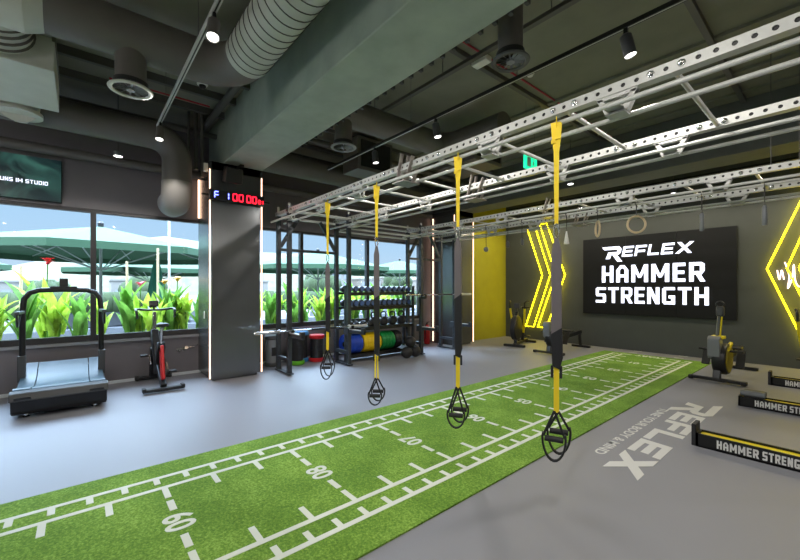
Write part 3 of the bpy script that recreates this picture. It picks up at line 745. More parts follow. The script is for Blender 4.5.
for s_ in (-1, 1):
    c_ = MB().bar((0, s_*.10, .34), (s_*.12, s_*.11, .34-.12*s_), .02, .03).build('crank_arm', M_chrome, t, smooth=False)
    MB().box((s_*.12, s_*.17, .34-.12*s_), (.09, .10, .03)).build('pedal', M_black, t, bevel=.004)
MB().bar((-.42, 0, .76), (-.44, 0, 1.12), .05, .06).build('handlebar_post', M_chrome, t, bevel=.01)
m = MB(); m.tube(curvept([(-.20, -.25, 1.03), (-.24, -.26, 1.14), (-.36, -.25, 1.17), (-.44, -.1, 1.15), (-.44, 0, 1.15), (-.44, .1, 1.15), (-.36, .25, 1.17), (-.24, .26, 1.14), (-.20, .25, 1.03)], 4), .018, 8)
m.tube([(-.44, -.06, 1.15), (-.62, -.06, 1.19), (-.64, 0, 1.20), (-.62, .06, 1.19), (-.44, .06, 1.15)], .016, 8); m.build('handlebar', M_black, t)
MB().box((-.48, 0, 1.25), (.03, .13, .10), Matrix.Rotation(-.4, 3, 'Y')).bar((-.46, 0, 1.15), (-.48, 0, 1.21), .03, .03).build('display', M_black, t, bevel=.008)
# water bottle on handlebar? small cage
tag(MB().cyl((0, 0, 0), (0, .30, .03), .011, 8).cyl((0, 0.02, 0), (0, .06, -.06), .008, 8).cyl((0, .28, .02), (.04, .33, .06), .012, 8).box((0, .16, .02), (.03, .04, .05)).cyl((-.02, .10, .01), (.06, .10, -.03), .008, 8).build('wall_tap', M_chrome, loc=(-7.47, 1.27, .45)), 'small chrome pipe fitting on the low wall between spin bike and column', 'pipe fitting')

# ------------------------------------------------------------------ rowers
def rower(loc, rz, label, arm=True):
    """long axis +Y, front (fan) at origin"""
    t = thing('rowing_machine', label, 'rowing machine', loc, rz, 'rowing machines')
    MB().box((0, 0, .05), (.70, .075, .05)).box((-.33, 0, .045), (.07, .10, .06)).box((.33, 0, .045), (.07, .10, .06)).build('front_bar', M_black, t, bevel=.012)
    MB().bar((0, .0, .06), (0, .06, .28), .10, .07).build('neck', M_dgrey, t, bevel=.01)
    MB().lathe([(.10, -.09), (.235, -.085), (.25, -.06), (.25, .06), (.235, .085), (.10, .09)], (.03, .18, .37), (1, 0, 0), 32).build('fan_drum', M_black, t)
    MB().lathe([(.17, .087), (.212, .089), (.212, .096), (.17, .094)], (.03, .18, .37), (1, 0, 0), 28).build('drum_ring', mat('olive_yellow', (150, 136, 30), .5), t)
    m = MB(); m.prism([(-.03, .38), (-.07, .42), (-.08, .70), (-.03, .745), (.08, .73), (.11, .62), (.04, .40)], lambda a, c: (-.105, a, c), lambda a, c: (.055, a, c)); m.build('front_housing', M_grey, t, bevel=.015)
    MB().bb(-.08, .09, .0, .13, .70, .745).build('housing_cap', M_yellow, t, bevel=.008)
    MB().bar((.10, .1, .50), (.12, .30, .62), .05, .05).build('yellow_link', M_yellow, t, bevel=.01)
    MB().cyl((-.27, .16, .50), (.30, .16, .50), .018, 10).build('foot_axle', M_black, t)
    for s_ in (-1, 1): MB().box((s_*.22, .38, .36), (.11, .03, .30), Matrix.Rotation(-.5, 3, 'X')).build('footrest', M_black, t, bevel=.008)
    MB().bar((0, .25, .30), (0, 1.62, .40), .06, .09).build('rail', M_blackM, t, bevel=.008)
    MB().bar((0, .5, .375), (0, 1.55, .445), .025, .02).build('rail_track', M_chrome, t, smooth=False)
    m = MB(); m.prism([(-.15, -.10), (.15, -.10), (.17, 0), (.14, .11), (-.14, .11), (-.17, 0)], lambda a, c: (a, .85+c, .46), lambda a, c: (a, .85+c, .50)); m.build('seat', M_black, t, bevel=.012)
    MB().bar((0, 1.52, .38), (0, 1.60, .06), .06, .06).box((0, 1.62, .035), (.46, .07, .05)).build('rear_leg', M_black, t, bevel=.01)
    if arm:
        MB().bar((.03, .05, .70), (.07, -.02, 1.06), .02, .03).build('monitor_arm', M_yellow, t, bevel=.008)
        MB().bar((-.01, .05, .70), (.03, -.02, 1.06), .03, .03).build('arm_tube', M_grey, t, bevel=.004)
        m = MB().box((.05, -.03, 1.14), (.10, .06, .16)); m.build('monitor', M_dgrey, t, bevel=.02)
        MB().tube([(.05+.05*math.cos(a), -.03, 1.25+.045*math.sin(a)) for a in [2*PI*i/16 for i in range(16)]], .012, 8, closed=True).build('monitor_handle', M_black, t)
    return t
rower((-1.34, 7.75, 0), -.05, 'black and grey rowing machine with raised monitor, right of the turf lane')
rower((-4.38, 8.14, 0), .0, 'black and yellow rowing machine left of the turf end, partly behind a strap', False)
# air bikes
def airbike(loc, rz, label):
    t = thing('air_bike', label, 'exercise bike', loc, rz, 'air bikes')
    MB().box((0, -.45, .04), (.55, .08, .06)).build('stabiliser', M_black, t, bevel=.012); MB().box((0, .60, .04), (.5, .08, .06)).build('stabiliser', M_black, t, bevel=.012)
    MB().bar((0, -.45, .06), (0, .60, .09), .07, .07).bar((0, -.38, .08), (0, -.25, .9), .06, .07).bar((0, .2, .1), (0, .34, .80), .06, .08).build('frame', M_blackM, t, bevel=.01)
    MB().lathe([(.05, -.075), (.30, -.07), (.32, -.05), (.32, .05), (.30, .07), (.05, .075)], (0, -.32, .48), (1, 0, 0), 32).build('fan_cage', M_black, t)
    for s_ in (-1, 1):
        MB().bar((s_*.13, -.12, .35), (s_*.19, -.22, .98), .03, .05).build('swing_arm', M_yellow, t, bevel=.006)
        MB().tube(curvept([(s_*.19, -.22, .98), (s_*.19, -.25, 1.10), (s_*.22, -.15, 1.17), (s_*.26, .0, 1.15)], 4), .018, 8).build('hand_grip', M_black, t)
        MB().bar((0, .02, .30), (s_*.12, .02+.1*s_, .30-.06*s_), .02, .03).box((s_*.18, .02+.1*s_, .30-.06*s_), (.1, .08, .03)).build('pedal_arm', M_black, t, bevel=.004)
    MB().cyl((0, .33, .78), (0, .36, .95), .02, 10).build('seat_post', M_chrome, t)
    m = MB(); m.prism([(-.02, .2), (.02, .2), (.06, .32), (.12, .46), (-.12, .46), (-.06, .32)], lambda a, c: (a, c, .95), lambda a, c: (a, c, 1.01)); m.build('saddle', M_black, t, bevel=.012)
    MB().box((0, -.26, 1.05), (.16, .05, .14)).bar((0, -.25, .9), (0, -.26, 1.0), .04, .04).build('console', M_dgrey, t, bevel=.01)
    return t
airbike((-5.62, 8.95, 0), .25, 'black and yellow air bike in front of the left neon chevron')
airbike((-.28, 8.85, 0), -.15, 'black air bike at the right edge, before the right neon chevron')

# ------------------------------------------------------------------ low rails at the right
def lowrail(x, y, label, post=True, box=False):
    t = thing('equipment_rail', label, 'equipment rail', (x, y, 0), 0, 'lettered rails at the right')
    L = 3.4
    MB().bb(0, L, 0, .018, .005, .125).bb(0, L, .15, .168, .005, .125).bb(0, L, 0, .168, 0, .015).bb(0, .018, 0, .168, .005, .125).build('channel', M_blackM, t, smooth=False)
    MB().bb(.02, L, .02, .148, .085, .108).build('yellow_inlay', M_yellow, t, bevel=.006, smooth=False)
    if post: MB().bb(-.034, 0, 0, .168, 0, .205).build('end_plate', M_rub, t, bevel=.004, smooth=False)
    words('HAMMER', lambda a, b_, d: (.156+a, -.0005-d, .026+b_), .076, length=.283, gap=.15, thick=.001, w=.66, t=.24, jitter=.0001).build('lettering', M_mark, t, smooth=False)
    words('STRENGTH', lambda a, b_, d: (.462+a, -.0005-d, .026+b_), .076, length=.30, gap=.15, thick=.001, w=.66, t=.24, jitter=.0001).build('lettering', M_mark, t, smooth=False)
    if box:
        MB().bb(.03, .25, .0, .17, .125, .20).build('clamp_block', M_dgrey, t, bevel=.02)
        MB().cyl((.03, .03, .17), (.25, .03, .17), .035, 14).lathe([(.03, -.012), (.03, 0)], (.03, .03, .17), (1, 0, 0), 14).build('clamp_roller', M_grey, t)
    return t
lowrail(-.93, 4.48, 'low black rail with white HAMMER STRENGTH lettering, nearest of the three')
lowrail(-.90, 6.45, 'low black lettered rail with yellow top and grey clamp block, middle of three', False, True)
lowrail(-.76, 8.20, 'low black lettered rail with yellow top, furthest of the three')

# ------------------------------------------------------------------ ducts
ZD = 3.95
def duct_arc(c, r, a0, a1, plane, n=8):
    out = []
    for i in range(n+1):
        a = math.radians(a0+(a1-a0)*i/n)
        u, v = r*math.cos(a), r*math.sin(a)
        out.append({'xy': (c[0]+u, c[1]+v, c[2]), 'xz': (c[0]+u, c[1], c[2]+v), 'yz': (c[0], c[1]+u, c[2]+v)}[plane])
    return out
def diffuser(par, x, y, z, r=.2, mr=None):
    m = MB(); R = r
    m.tube([(x+R*math.cos(a), y+R*math.sin(a), z) for a in [2*PI*i/36 for i in range(36)]], .012, 8, closed=True, r2=.022)
    m.build('diffuser_rim', mr or M_grey, par)
    m = MB()
    for i in range(12):
        a = 2*PI*i/12; u = Vector((math.cos(a), math.sin(a), 0)); w = Vector((-math.sin(a), math.cos(a), 0)); c = Vector((x, y, z+.0))
        p = [c+u*.03-w*.006+Vector((0, 0, .01)), c+u*(R-.01)-w*.016+Vector((0, 0, .02)), c+u*(R-.01)+w*.006+Vector((0, 0, 0)), c+u*.03+w*.006]
        q = [v+Vector((0, 0, .004)) for v in p]
        A = [m.b.verts.new(v) for v in p]; B = [m.b.verts.new(v) for v in q]
        m.b.faces.new(A[::-1]); m.b.faces.new(B)
        for k in range(4): m.b.faces.new((A[k], A[(k+1) % 4], B[(k+1) % 4], B[k]))
    m.lathe([(.035, -.01), (.035, .02)], (x, y, z), (0, 0, 1), 16)
    m.build('swirl_vanes', M_grey, par, smooth=False)
    m = MB().lathe([(R-.02, .035), (R-.02, .075)], (x, y, z), (0, 0, 1), 24); m.build('diffuser_back', M_black, par)
def spiral(mb, p, q, r, step=.115, h=.010):
    p = Vector(p); q = Vector(q); L = (q-p).length; t = (q-p).normalized(); n = int(L/step)
    for i in range(n):
        c = p+t*(i+.5)*step
        mb.lathe([(r-.004, -.005), (r+h*.6, -.003), (r+h*.6, .003), (r-.004, .005)], c, t, 32)
# main duct: along Y then elbow to +X
dm = thing('ventilation_duct', 'large dark grey round duct under the ceiling with an elbow above the left windows', 'duct', (0, 0, 0))
R1 = .215
MB().tube([(-4.5, -.35, ZD), (-4.5, .95, ZD)]+duct_arc((-4.09, .95, ZD), .41, 180, 90, 'xy')[1:], R1, 32).build('straight_duct', M_duct, dm)
MB().cyl((-4.09, 1.36, ZD), (-.2, 1.36, ZD), R1+.008, 32).build('spiral_duct', M_ductL, dm)
m = MB(); spiral(m, (-4.05, 1.36, ZD), (-.2, 1.36, ZD), R1+.008); m.build('spiral_seams', M_pipe, dm)
MB().cyl((-4.5, .385, ZD-.1), (-4.5, .385, 3.49), .128, 28).build('drop_duct', M_duct, dm)
diffuser(dm, -4.5, .385, 3.43, .165, M_ductL)
MB().cyl((-4.5, -.35, ZD), (-4.5, -1.6, ZD), R1+.05, 32).lathe([(R1+.05, 0), (R1, .12)], (-4.5, -.35, ZD), (0, 1, 0), 32).build('wide_duct', M_ductL, dm)
m = MB(); m.tube([(-4.55, -.55, ZD-.02), (-4.75, -.55, ZD-.05), (-4.96, -.55, ZD-.12)], .23, 28); m.build('flexible_connector', M_ductL, dm)
m = MB(); 
for k in range(4): m.lathe([(.23, -.008), (.245, 0), (.23, .008)], (-4.70-.07*k, -.55, ZD-.045-.022*k), (1, 0, .25), 28)
m.build('connector_ribs', M_duct, dm)
# plenum box
pb = thing('plenum_box', 'pale rectangular duct box under the ceiling at the top left', 'duct box', (-5.5, -.9, 3.6))
MB().bb(-.59, .53, -1.2, .72, 0, .32).build('casing', M_ductL, pb, bevel=.008, smooth=False)
MB().bb(-.6, .54, .70, .73, .29, .33).build('flange', M_duct, pb, smooth=False)
# lower duct
dl = thing('ventilation_duct', 'dark round duct above the left windows, ending in a downward elbow', 'duct', (0, 0, 0))
MB().tube([(-6.6, -1.0, 3.76), (-6.6, .80, 3.76)]+duct_arc((-6.6, .80, 3.42), .34, 90, 0, 'yz')[1:]+[(-6.6, 1.14, 3.10)], .20, 28).build('duct_run', M_duct, dl)
MB().tube([(-6.6, 1.14, 3.11), (-6.6, 1.14, 3.04)]+duct_arc((-6.81, 1.14, 3.04), .21, 0, -80, 'xz', 6)[1:]+[(-6.98, 1.14, 2.85)], .205, 28).build('outlet_elbow', mat('outlet_paint', (128, 124, 120), .42), dl)
MB().bb(-7.5, -6.9, 1.02, 1.05, 2.94, 2.97).build('support_strut', M_blackM, dl, smooth=False)
MB().cyl((-6.35, -.55, 3.60), (-6.35, -.55, 3.56), .22, 28).tube([(-6.6, -.55, 3.74), (-6.45, -.55, 3.72), (-6.3, -.55, 3.66)], .19, 24).build('connector', M_ductL, dl)
# continuation to the right of the beam
dr = thing('ventilation_duct', 'round dark duct beyond the big beam carrying a drop diffuser', 'duct', (0, 0, 0))
MB().tube([(-4.5, 2.44, ZD), (-4.5, 4.55, ZD)]+duct_arc((-4.2, 4.55, ZD), .3, 180, 90, 'xy', 6)[1:]+[(-3.3, 4.85, ZD)], .19, 28).build('duct_run', M_duct, dr)
MB().cyl((-4.5, 2.79, ZD-.1), (-4.5, 2.79, 3.51), .118, 24).build('drop_duct', M_duct, dr)
diffuser(dr, -4.5, 2.79, 3.45, .155)
do = thing('ventilation_duct', 'vertical round drop duct with swirl diffuser right of the big beam', 'duct', (0, 0, 0))
MB().cyl((-1.87, 2.83, ZC), (-1.87, 2.83, 3.51), .105, 28).build('drop_duct', M_duct, do)
diffuser(do, -1.87, 2.83, 3.45, .14, M_dgrey)
dw = thing('ventilation_duct', 'round dark duct running along the window wall beyond the big beam', 'duct', (0, 0, 0))
MB().tube([(-6.6, 2.44, 3.76), (-6.6, 4.3, 3.76)], .20, 28).build('duct_run', M_duct, dw)
MB().cyl((-6.6, 4.3, 3.76), (-6.6, 4.55, 3.76), .23, 28).cyl((-6.6, 4.55, 3.76), (-6.6, 7.3, 3.76), .17, 28).build('damper', M_dgrey, dw)
for k, (x, y, w, h) in enumerate(((-5.9, 4.2, .5, .6), (-4.6, 5.6, .9, .5))):
    t = thing('air_handler', ['dark boxy air unit hung under the ceiling behind the round duct', 'wide dark air unit hung under the ceiling near the far beam'][k], 'air unit', (x, y, ZC-h-.1))
    MB().bb(-w/2, w/2, -.4, .4, 0, h).build('casing', M_duct, t, bevel=.01, smooth=False)
    MB().bb(w/2, w/2+.015, -.33, .33, .06, h-.06).build('grille', M_black, t, smooth=False)
    for s_ in (-1, 1): MB().cyl((s_*w*.4, 0, h), (s_*w*.4, 0, h+.1), .006, 6).build('hanger_rod', M_pipe, t)
tag(MB().cyl((-7.32, YF+.1, 3.47), (-7.32, 7.3, 3.47), .07, 16).build('service_pipe', M_duct), 'long dark service pipe running above all the windows', 'pipe')
tag(MB().cyl((-7.0, YF+.1, 4.1), (-7.0, 7.3, 4.1), .045, 12).build('service_pipe', M_pipe), 'thin dark pipe high under the ceiling above the windows', 'pipe')
tag(MB().cyl((-6.2, 2.46, 4.15), (-6.2, 7.5, 4.15), .06, 12).build('service_pipe', M_pipe), 'dark pipe beyond the big beam, high above the rack', 'pipe')
tag(MB().cyl((-7.45, 1.62, 4.22), (-4.2, 1.62, 4.22), .05, 12).build('service_pipe', M_pipe), 'dark pipe along the left side of the big beam behind the duct elbow', 'pipe')
for i, x in enumerate((-5.35, -5.95, -6.55)): struct(MB().bb(x-.03, x+.03, YF, 1.8, ZC-.10, ZC).build('trim_%d' % (30+i), M_pipe, smooth=False), 'dark ceiling joist')
tag(MB().cyl((-6.2, .3, ZC-.115), (-6.2, 1.5, ZC-.115), .012, 8).build('alarm_cable', MATS['red_cable']), 'thin red alarm cable under the ceiling above the left duct', 'cable')
# cable tray
t = thing('cable_tray', 'slim dark cable tray parallel to the big beam under the ceiling', 'cable tray', (0, 3.4, 4.08))
MB().bb(-5.6, XR-.1, -.03, .03, 0, .04).build('tray', M_pipe, t, smooth=False)
for x in (-4.6, -3.2, -1.8, -.4): MB().cyl((x, 0, .04), (x, 0, ZC-4.08), .006, 6).build('hanger_rod', M_pipe, t)
# red alarm cable & emergency light & detector
tag(MB().cyl((-2.85, 2.46, ZC-.012), (-2.85, 7.6, ZC-.012), .012, 8).build('alarm_cable', mat('red_cable', (170, 40, 60), .5)), 'thin red alarm cable under the ceiling beyond the beam', 'cable')
t = thing('emergency_light', 'white rectangular emergency light under the ceiling beside the round diffuser', 'light', (-2.9, 3.77, ZC))
MB().bb(-.11, .11, -.06, .06, -.10, -.03).build('body', M_white, t, bevel=.01); MB().bb(-.06, .06, -.04, .04, -.03, 0).build('base', M_dgrey, t, smooth=False)
t = thing('smoke_detector', 'small white round smoke detector under the ceiling', 'smoke detector', (-2.7, 4.54, ZC))
MB().lathe([(.055, 0), (.055, -.02), (.035, -.05), (.01, -.055)], n=18).build('body', M_white, t)
t = thing('security_camera', 'small pale dome camera under the ceiling left of the spiral duct', 'camera', (-5.75, 1.30, ZC))
MB().lathe([(.07, 0), (.07, -.04), (.04, -.05)], n=18).build('base', M_white, t); MB().sph((0, 0, -.055), .045).build('dome', M_black, t)
# exit sign
t = thing('exit_sign', 'green illuminated running-man exit sign hanging from the ceiling', 'exit sign', (-3.15, 5.3, 3.33))
MB().bb(-.02, .02, -.16, .16, 0, .2).build('panel', M_exit, t, smooth=False)
m = MB(); m.bb(.0205, .023, -.12, -.02, .03, .17).bar((.022, .03, .08), (.022, .07, .13), .004, .02, up=(0, 1, 0)).bar((.022, .07, .06), (.022, .04, .11), .004, .02, up=(0, 1, 0)).sph((.022, .06, .155), .015, 8, 5, (.3, 1, 1)); m.build('pictogram', M_white, t, smooth=False)
for y in (-.12, .12): MB().cyl((0, y, .2), (0, y, ZC-3.33), .003, 6).build('hanger_wire', M_pipe, t)
# concrete hook bar along beam edge: row of small clips
t = thing('clip_rail', 'narrow rail with a row of clips along the lower edge of the big beam', 'rail', (0, 2.46, 3.58))
MB().bb(-5.2, 0.5, -.018, .01, 0, .02).build('rail', M_pipe, t, smooth=False)
for i in range(40): MB().bb(-5.15+i*.14, -5.12+i*.14, .0, .035, -.02, .02).build('clip', M_dgrey, t, smooth=False)

# ------------------------------------------------------------------ track lights
def track(y, x0, x1, spots, label, labs, power=60, colr=(1, .95, .88)):
    t = thing('light_track', label, 'light track', (0, y, 3.62))
    MB().bb(x0, x1, -.018, .018, -.018, .018).build('rail', M_blackM if y > 2 else M_galv, t, smooth=False)
    MB().bb(x0, x1, -.006, .006, -.0195, -.018).build('rail_slot', M_galv if y > 2 else M_black, t, smooth=False)
    n = int((x1-x0)/1.6)
    for i in range(n): 
        x = x0+.6+i*1.6; MB().cyl((x, 0, .018), (x, 0, ZC-3.62), .003, 6).build('suspension_wire', M_pipe, t)
    for (x, dx, dy), lb in zip(spots, labs):
        s_ = thing('spotlight', lb, 'spotlight', (x, y, 3.60), 0, 'track spotlights')
        dv = Vector((dx, dy, -1)).normalized()
        MB().bb(-.015, .015, -.012, .012, -.07, 0).build('stem', M_blackM, s_, smooth=False)
        c = Vector((0, 0, -.08))
        MB().lathe([(.03, -.03), (.045, -.015), (.047, .15), (.043, .151), (.043, .14)], c, dv, 20).build('housing', M_duct if y < 2 else M_dgrey, s_)
        MB().lathe([(.040, .138), (.040, .143)], c, dv, 20).build('lens', M_spot, s_)
        ld = bpy.data.lights.new('spot_lamp', 'SPOT'); ld.energy = power*.24; ld.spot_size = math.radians(176); ld.spot_blend = .12; ld.shadow_soft_size = .05; ld.color = colr
        lo = bpy.data.objects.new('spot_lamp', ld); COL.objects.link(lo); lo.parent = s_; lo.location = c+dv*.17
        lo.rotation_euler = dv.to_track_quat('-Z', 'Y').to_euler()
track(.786, -5.82, 4.2, [(-5.62, .2, -.1), (-3.12, .35, -.15), (-.9, 0, 0), (1.2, 0, 0)], 'pale light track on the left of the big beam', ['small spotlight at the far end of the left track', 'large lit spotlight on the left track below the spiral duct', 'spotlight on the left track overhead', 'spotlight on the left track behind the viewer'], 170)
track(3.37, -5.95, 4.2, [(-4.556, .1, .05), (-3.29, .15, .1), (-1.153, .2, .1), (1.0, 0, .1)], 'long dark light track between the big beam and the rigs', ['spotlight furthest left on the long track', 'spotlight second from left on the long track', 'grey spotlight hanging from the long track at the top right', 'spotlight of the long track at the far right'], 150)
track(8.9, -6.0, 4.2, [(-5.6, 0, .1), (-4.0, 0, 0), (-2.2, 0, 0), (-.4, 0, 0), (1.5, 0, 0)], 'light track close to the sign wall', ['spotlight first from the left on the track by the sign wall', 'spotlight second from the left on the track by the sign wall', 'spotlight third from the left on the track by the sign wall', 'spotlight fourth from the left on the track by the sign wall', 'spotlight fifth from the left on the track by the sign wall'], 150, (1, .88, .66))  # warm tint stands in for the neon's glow on the far floor
track(-1.6, -5.9, 4.2, [(-4.6, 0, .1), (-2.2, 0, .1), (.2, 0, .1), (2.4, 0, .1)], 'added fill light track, unseen behind the viewer', ['added fill spotlight, first on the track behind the viewer', 'added fill spotlight, second on the track behind the viewer', 'added fill spotlight, third on the track behind the viewer', 'added fill spotlight, fourth on the track behind the viewer'], 60)  # added unseen track, extra light for ceiling and beams
for i, x in enumerate((-4.6, -1.6, 1.4)):  # added fill globes out of view, brighten ceiling and beam sides
    t = thing('fill_globe', 'added fill globe, unseen behind the viewer, %s' % ['nearest the windows', 'in the middle', 'furthest from the windows'][i], 'lamp', (x, -2.4, 2.95))
    MB().sph((0, 0, 0), .16, 24, 16).build('globe', mat('fill_globe_glow', (255, 250, 240), .3, emit=5), t); MB().cyl((0, 0, .15), (0, 0, ZC-2.95), .008, 8).build('cord', M_black, t)
    ld = bpy.data.lights.new('fill_bulb', 'POINT'); ld.energy = 130; ld.shadow_soft_size = .17; ld.color = (1, .96, .9)
    lo = bpy.data.objects.new('fill_bulb', ld); COL.objects.link(lo); lo.parent = t; lo.location = (0, 0, 0)
# two round ceiling downlights (lit)
for i, (x, y, z, l) in enumerate(((-3.42, 7.18, 3.5, 'lit round downlight over the far rig'), (-6.95, .44, 3.45, 'bright round downlight above the left window'))):
    t = thing('downlight', l, 'light', (x, y, z))
    MB().lathe([(.06, .06), (.06, 0), (.052, 0)], n=20).build('housing', M_grey, t); MB().lathe([(.05, -.003), (.05, .002)], n=20).build('lens', M_spot, t)
    MB().cyl((0, 0, .06), (0, 0, ZC-z), .006, 6).build('rod', M_pipe, t)

# ------------------------------------------------------------------ video screen top left
t = thing('wall_screen', 'video screen with white lettering above the left window', 'screen', (-7.42, -.98, 2.76))
M_tv = mat('screen_image', (20, 44, 44), .3)
nt = M_tv.node_tree; N = nt.nodes; bs = N['Principled BSDF']; tc = N.new('ShaderNodeTexCoord'); nz = N.new('ShaderNodeTexNoise'); nz.inputs['Scale'].default_value = 2.4; nz.inputs['Distortion'].default_value = 1.5
rp = N.new('ShaderNodeValToRGB'); rp.color_ramp.elements[0].position = .45; rp.color_ramp.elements[0].color = (.004, .012, .016, 1); rp.color_ramp.elements[1].position = .8; rp.color_ramp.elements[1].color = (.05, .16, .13, 1)
nt.links.new(tc.outputs['Object'], nz.inputs['Vector']); nt.links.new(nz.outputs['Fac'], rp.inputs['Fac']); nt.links.new(rp.outputs['Color'], bs.inputs['Emission Color']); bs.inputs['Emission Strength'].default_value = .45
MB().bb(-.04, 0, -.78, .78, 0, .60).build('display', M_tv, t, smooth=False)
MB().bb(-.08, -.04, -.79, .79, -.01, .61).build('bezel', M_black, t, smooth=False)
for wd, x_, l_ in (('BEI', .04, .095), ('UNS', .165, .12), ('IM', .315, .065), ('STUDIO', .41, .23)):
    words(wd, lambda a, b_, d, x_=x_: (.001+d, x_+a, .215+b_), .052, length=l_, gap=.2, thick=.002, w=.8, t=.19).build('caption', M_txt, t, smooth=False)

# ------------------------------------------------------------------ outdoors
M_terr = mat('terrace_paving', (92, 92, 90), .8, noise=.06, nscale=3)
M_plant = mat('planter_stone', (112, 104, 82), .85, noise=.1, nscale=6, bump=.1)
M_hedge = mat('hedge_foliage', (44, 58, 30), .9, noise=.5, nscale=30, bump=.8, bscale=20)
M_hill = mat('hill_scrub', (84, 84, 68), .95, noise=.25, nscale=.8)
M_sea = mat('pale_water', (90, 100, 108), .5)
M_par = mat('parasol_canvas', (42, 72, 48), .8)
M_parD = mat('parasol_frame', (170, 175, 170), .5)
M_lounge = mat('white_cushion', (104, 106, 112), .8)
M_house = mat('house_wall', (112, 106, 98), .9)
M_win = mat('house_window', (110, 112, 116), .4)
M_leaf = mat('canna_leaf', (160, 190, 66), .45, noise=.3, nscale=9)
M_leafD = mat('broad_dark_leaf', (104, 150, 62), .5, noise=.25, nscale=9)
for mm, fac in ((M_leaf, .5), (M_leafD, .5), (M_par, .04)):
    bsd = mm.node_tree.nodes['Principled BSDF']
    nt = mm.node_tree; tr = nt.nodes.new('ShaderNodeBsdfTranslucent'); mx = nt.nodes.new('ShaderNodeMixShader'); mx.inputs[0].default_value = fac
    src = bsd.inputs['Base Color']
    if src.is_linked: nt.links.new(src.links[0].from_socket, tr.inputs['Color'])
    else: tr.inputs['Color'].default_value = src.default_value
    out = nt.nodes['Material Output']; nt.links.new(bsd.outputs[0], mx.inputs[1]); nt.links.new(tr.outputs[0], mx.inputs[2]); nt.links.new(mx.outputs[0], out.inputs[0])
struct(MB().bb(-60, XW-.2, -60, 70, -.25, -.02).build('ground', M_terr, smooth=False), 'pale terrace outside')
struct(MB().bb(-160, -60, -160, 220, -.3, -.1).build('sea', M_sea, smooth=False), 'pale water beyond the terrace')
pl = tag(MB().bb(-9.0, XW-.25, -4.2, 7.3, -.02, .50).build('planter', M_plant, smooth=False, bevel=.02), 'sandy stone planter bed directly outside the windows', 'planter')
tag(MB().bb(-11.8, -11.6, -9, 16, -.02, .55).build('terrace_wall', M_lounge, smooth=False, bevel=.02), 'low white terrace wall behind the plants outside', 'wall')
# canna plants
FL = {'red': mat('red_petal', (236, 50, 66), .6), 'pink': mat('pink_petal', (240, 120, 150), .6), 'yellow': mat('orange_petal', (246, 176, 60), .6)}
def leaf(mb, base, az, L, w, lean, curl):
    pts = []; n = 6; d = Vector((math.cos(az), math.sin(az), 0)); sd = Vector((-math.sin(az), math.cos(az), 0))
    rows = []
    for i in range(n+1):
        t = i/n; ang = lean+curl*t*t
        if i == 0: p = Vector(base)
        else: p = p+(d*math.sin(ang)+Vector((0, 0, math.cos(ang))))*(L/n)
        wd = w*math.sin(PI*min(1, .12+t*.88))**.8*(1-.15*t) if i < n else .004
        nrm = (d*math.cos(ang)-Vector((0, 0, math.sin(ang))))
        rows.append([mb.b.verts.new(p-sd*wd/2-nrm*wd*.22), mb.b.verts.new(p+nrm*.0), mb.b.verts.new(p+sd*wd/2-nrm*wd*.22)])
    for i in range(n):
        for k in range(2): mb.b.faces.new((rows[i][k], rows[i][k+1], rows[i+1][k+1], rows[i+1][k]))
def canna(seed, fl=None, h=1.0, dark=False):
    rr = random.Random(seed)
    t = thing('canna_plant', '', 'plant')
    m = MB()
    for k in range(3): m.tube([(0+.04*k, .03*k, 0), (.05*k-.03, .04*k-.05, h*.6)], .014, 6)
    m.build('stem', M_leafD, t)
    m = MB()
    for k in range(13):
        z = rr.uniform(.05, .62)*h; az = rr.uniform(0, 2*PI)
        leaf(m, (rr.uniform(-.06, .06), rr.uniform(-.06, .06), z*.8), az, rr.uniform(.5, .78)*h, rr.uniform(.12, .18), rr.uniform(.05, .38), rr.uniform(.1, .8))
    m.build('foliage', M_leafD if dark else M_leaf, t)
    if fl:
        MB().tube([(0, 0, h*.5), (.02, .02, h*1.22)], .009, 6).build('flower_stalk', M_leafD, t)
        m = MB()
        for k in range(9):
            a = rr.uniform(0, 2*PI); leaf(m, (.02, .02, h*1.18+rr.uniform(0, .06)), a, .12, .08, .7, .8)
        m.build('blossom', FL[fl], t)
    return t
protos = [canna(i, None, h=(.95, 1.05, .88, 1.0)[i], dark=(i % 2 == 1)) for i in range(4)]
flow = {'red': canna(11, 'red', 1.18), 'pink': canna(12, 'pink', .86), 'yellow': canna(13, 'yellow', .95)}
used = set(); ys = []; y = -2.3; n = 0
rr = random.Random(5)
while y < 7.0:
    ys.append(y); y += rr.uniform(.2, .27) if y > 1.6 else rr.uniform(.26, .36)
cnt = {}
for i, y in enumerate(ys):
    p = protos[i % 4]
    o = p if i < 4 else copy_tree(p)
    o.location = (-8.25-rr.uniform(-.2, .35), y, .50); o.rotation_euler = (0, 0, rr.uniform(0, 6.28)); s_ = rr.uniform(.88, 1.12); o.scale = (s_, s_, s_)
    z = 'left of the big column' if y < 1.9 else 'right of the big column'
    cnt[z] = cnt.get(z, 0)+1
    k = cnt[z]
    o['label'] = 'leafy canna plant outside, %s, number %d from the left' % (z, k); o['group'] = 'canna plants in the planter'
for (c, loc, lb) in (('red', (-8.7, -.42, .5), 'tall canna plant with a red blossom outside the left window'), ('pink', (-8.55, .86, .5), 'canna plant with pink blossom outside, right of the first window bar'), ('yellow', (-8.6, 1.47, .5), 'canna plant with orange-yellow blossom outside, next to the column')):
    flow[c].location = loc; flow[c]['label'] = lb; flow[c]['group'] = 'canna plants in the planter'
o = copy_tree(flow['yellow']); o.location = (-8.6, 1.25, .5); o.scale = (.95, .95, .95); o['label'] = 'canna plant with orange-yellow blossom outside, behind the spin bike handlebar'
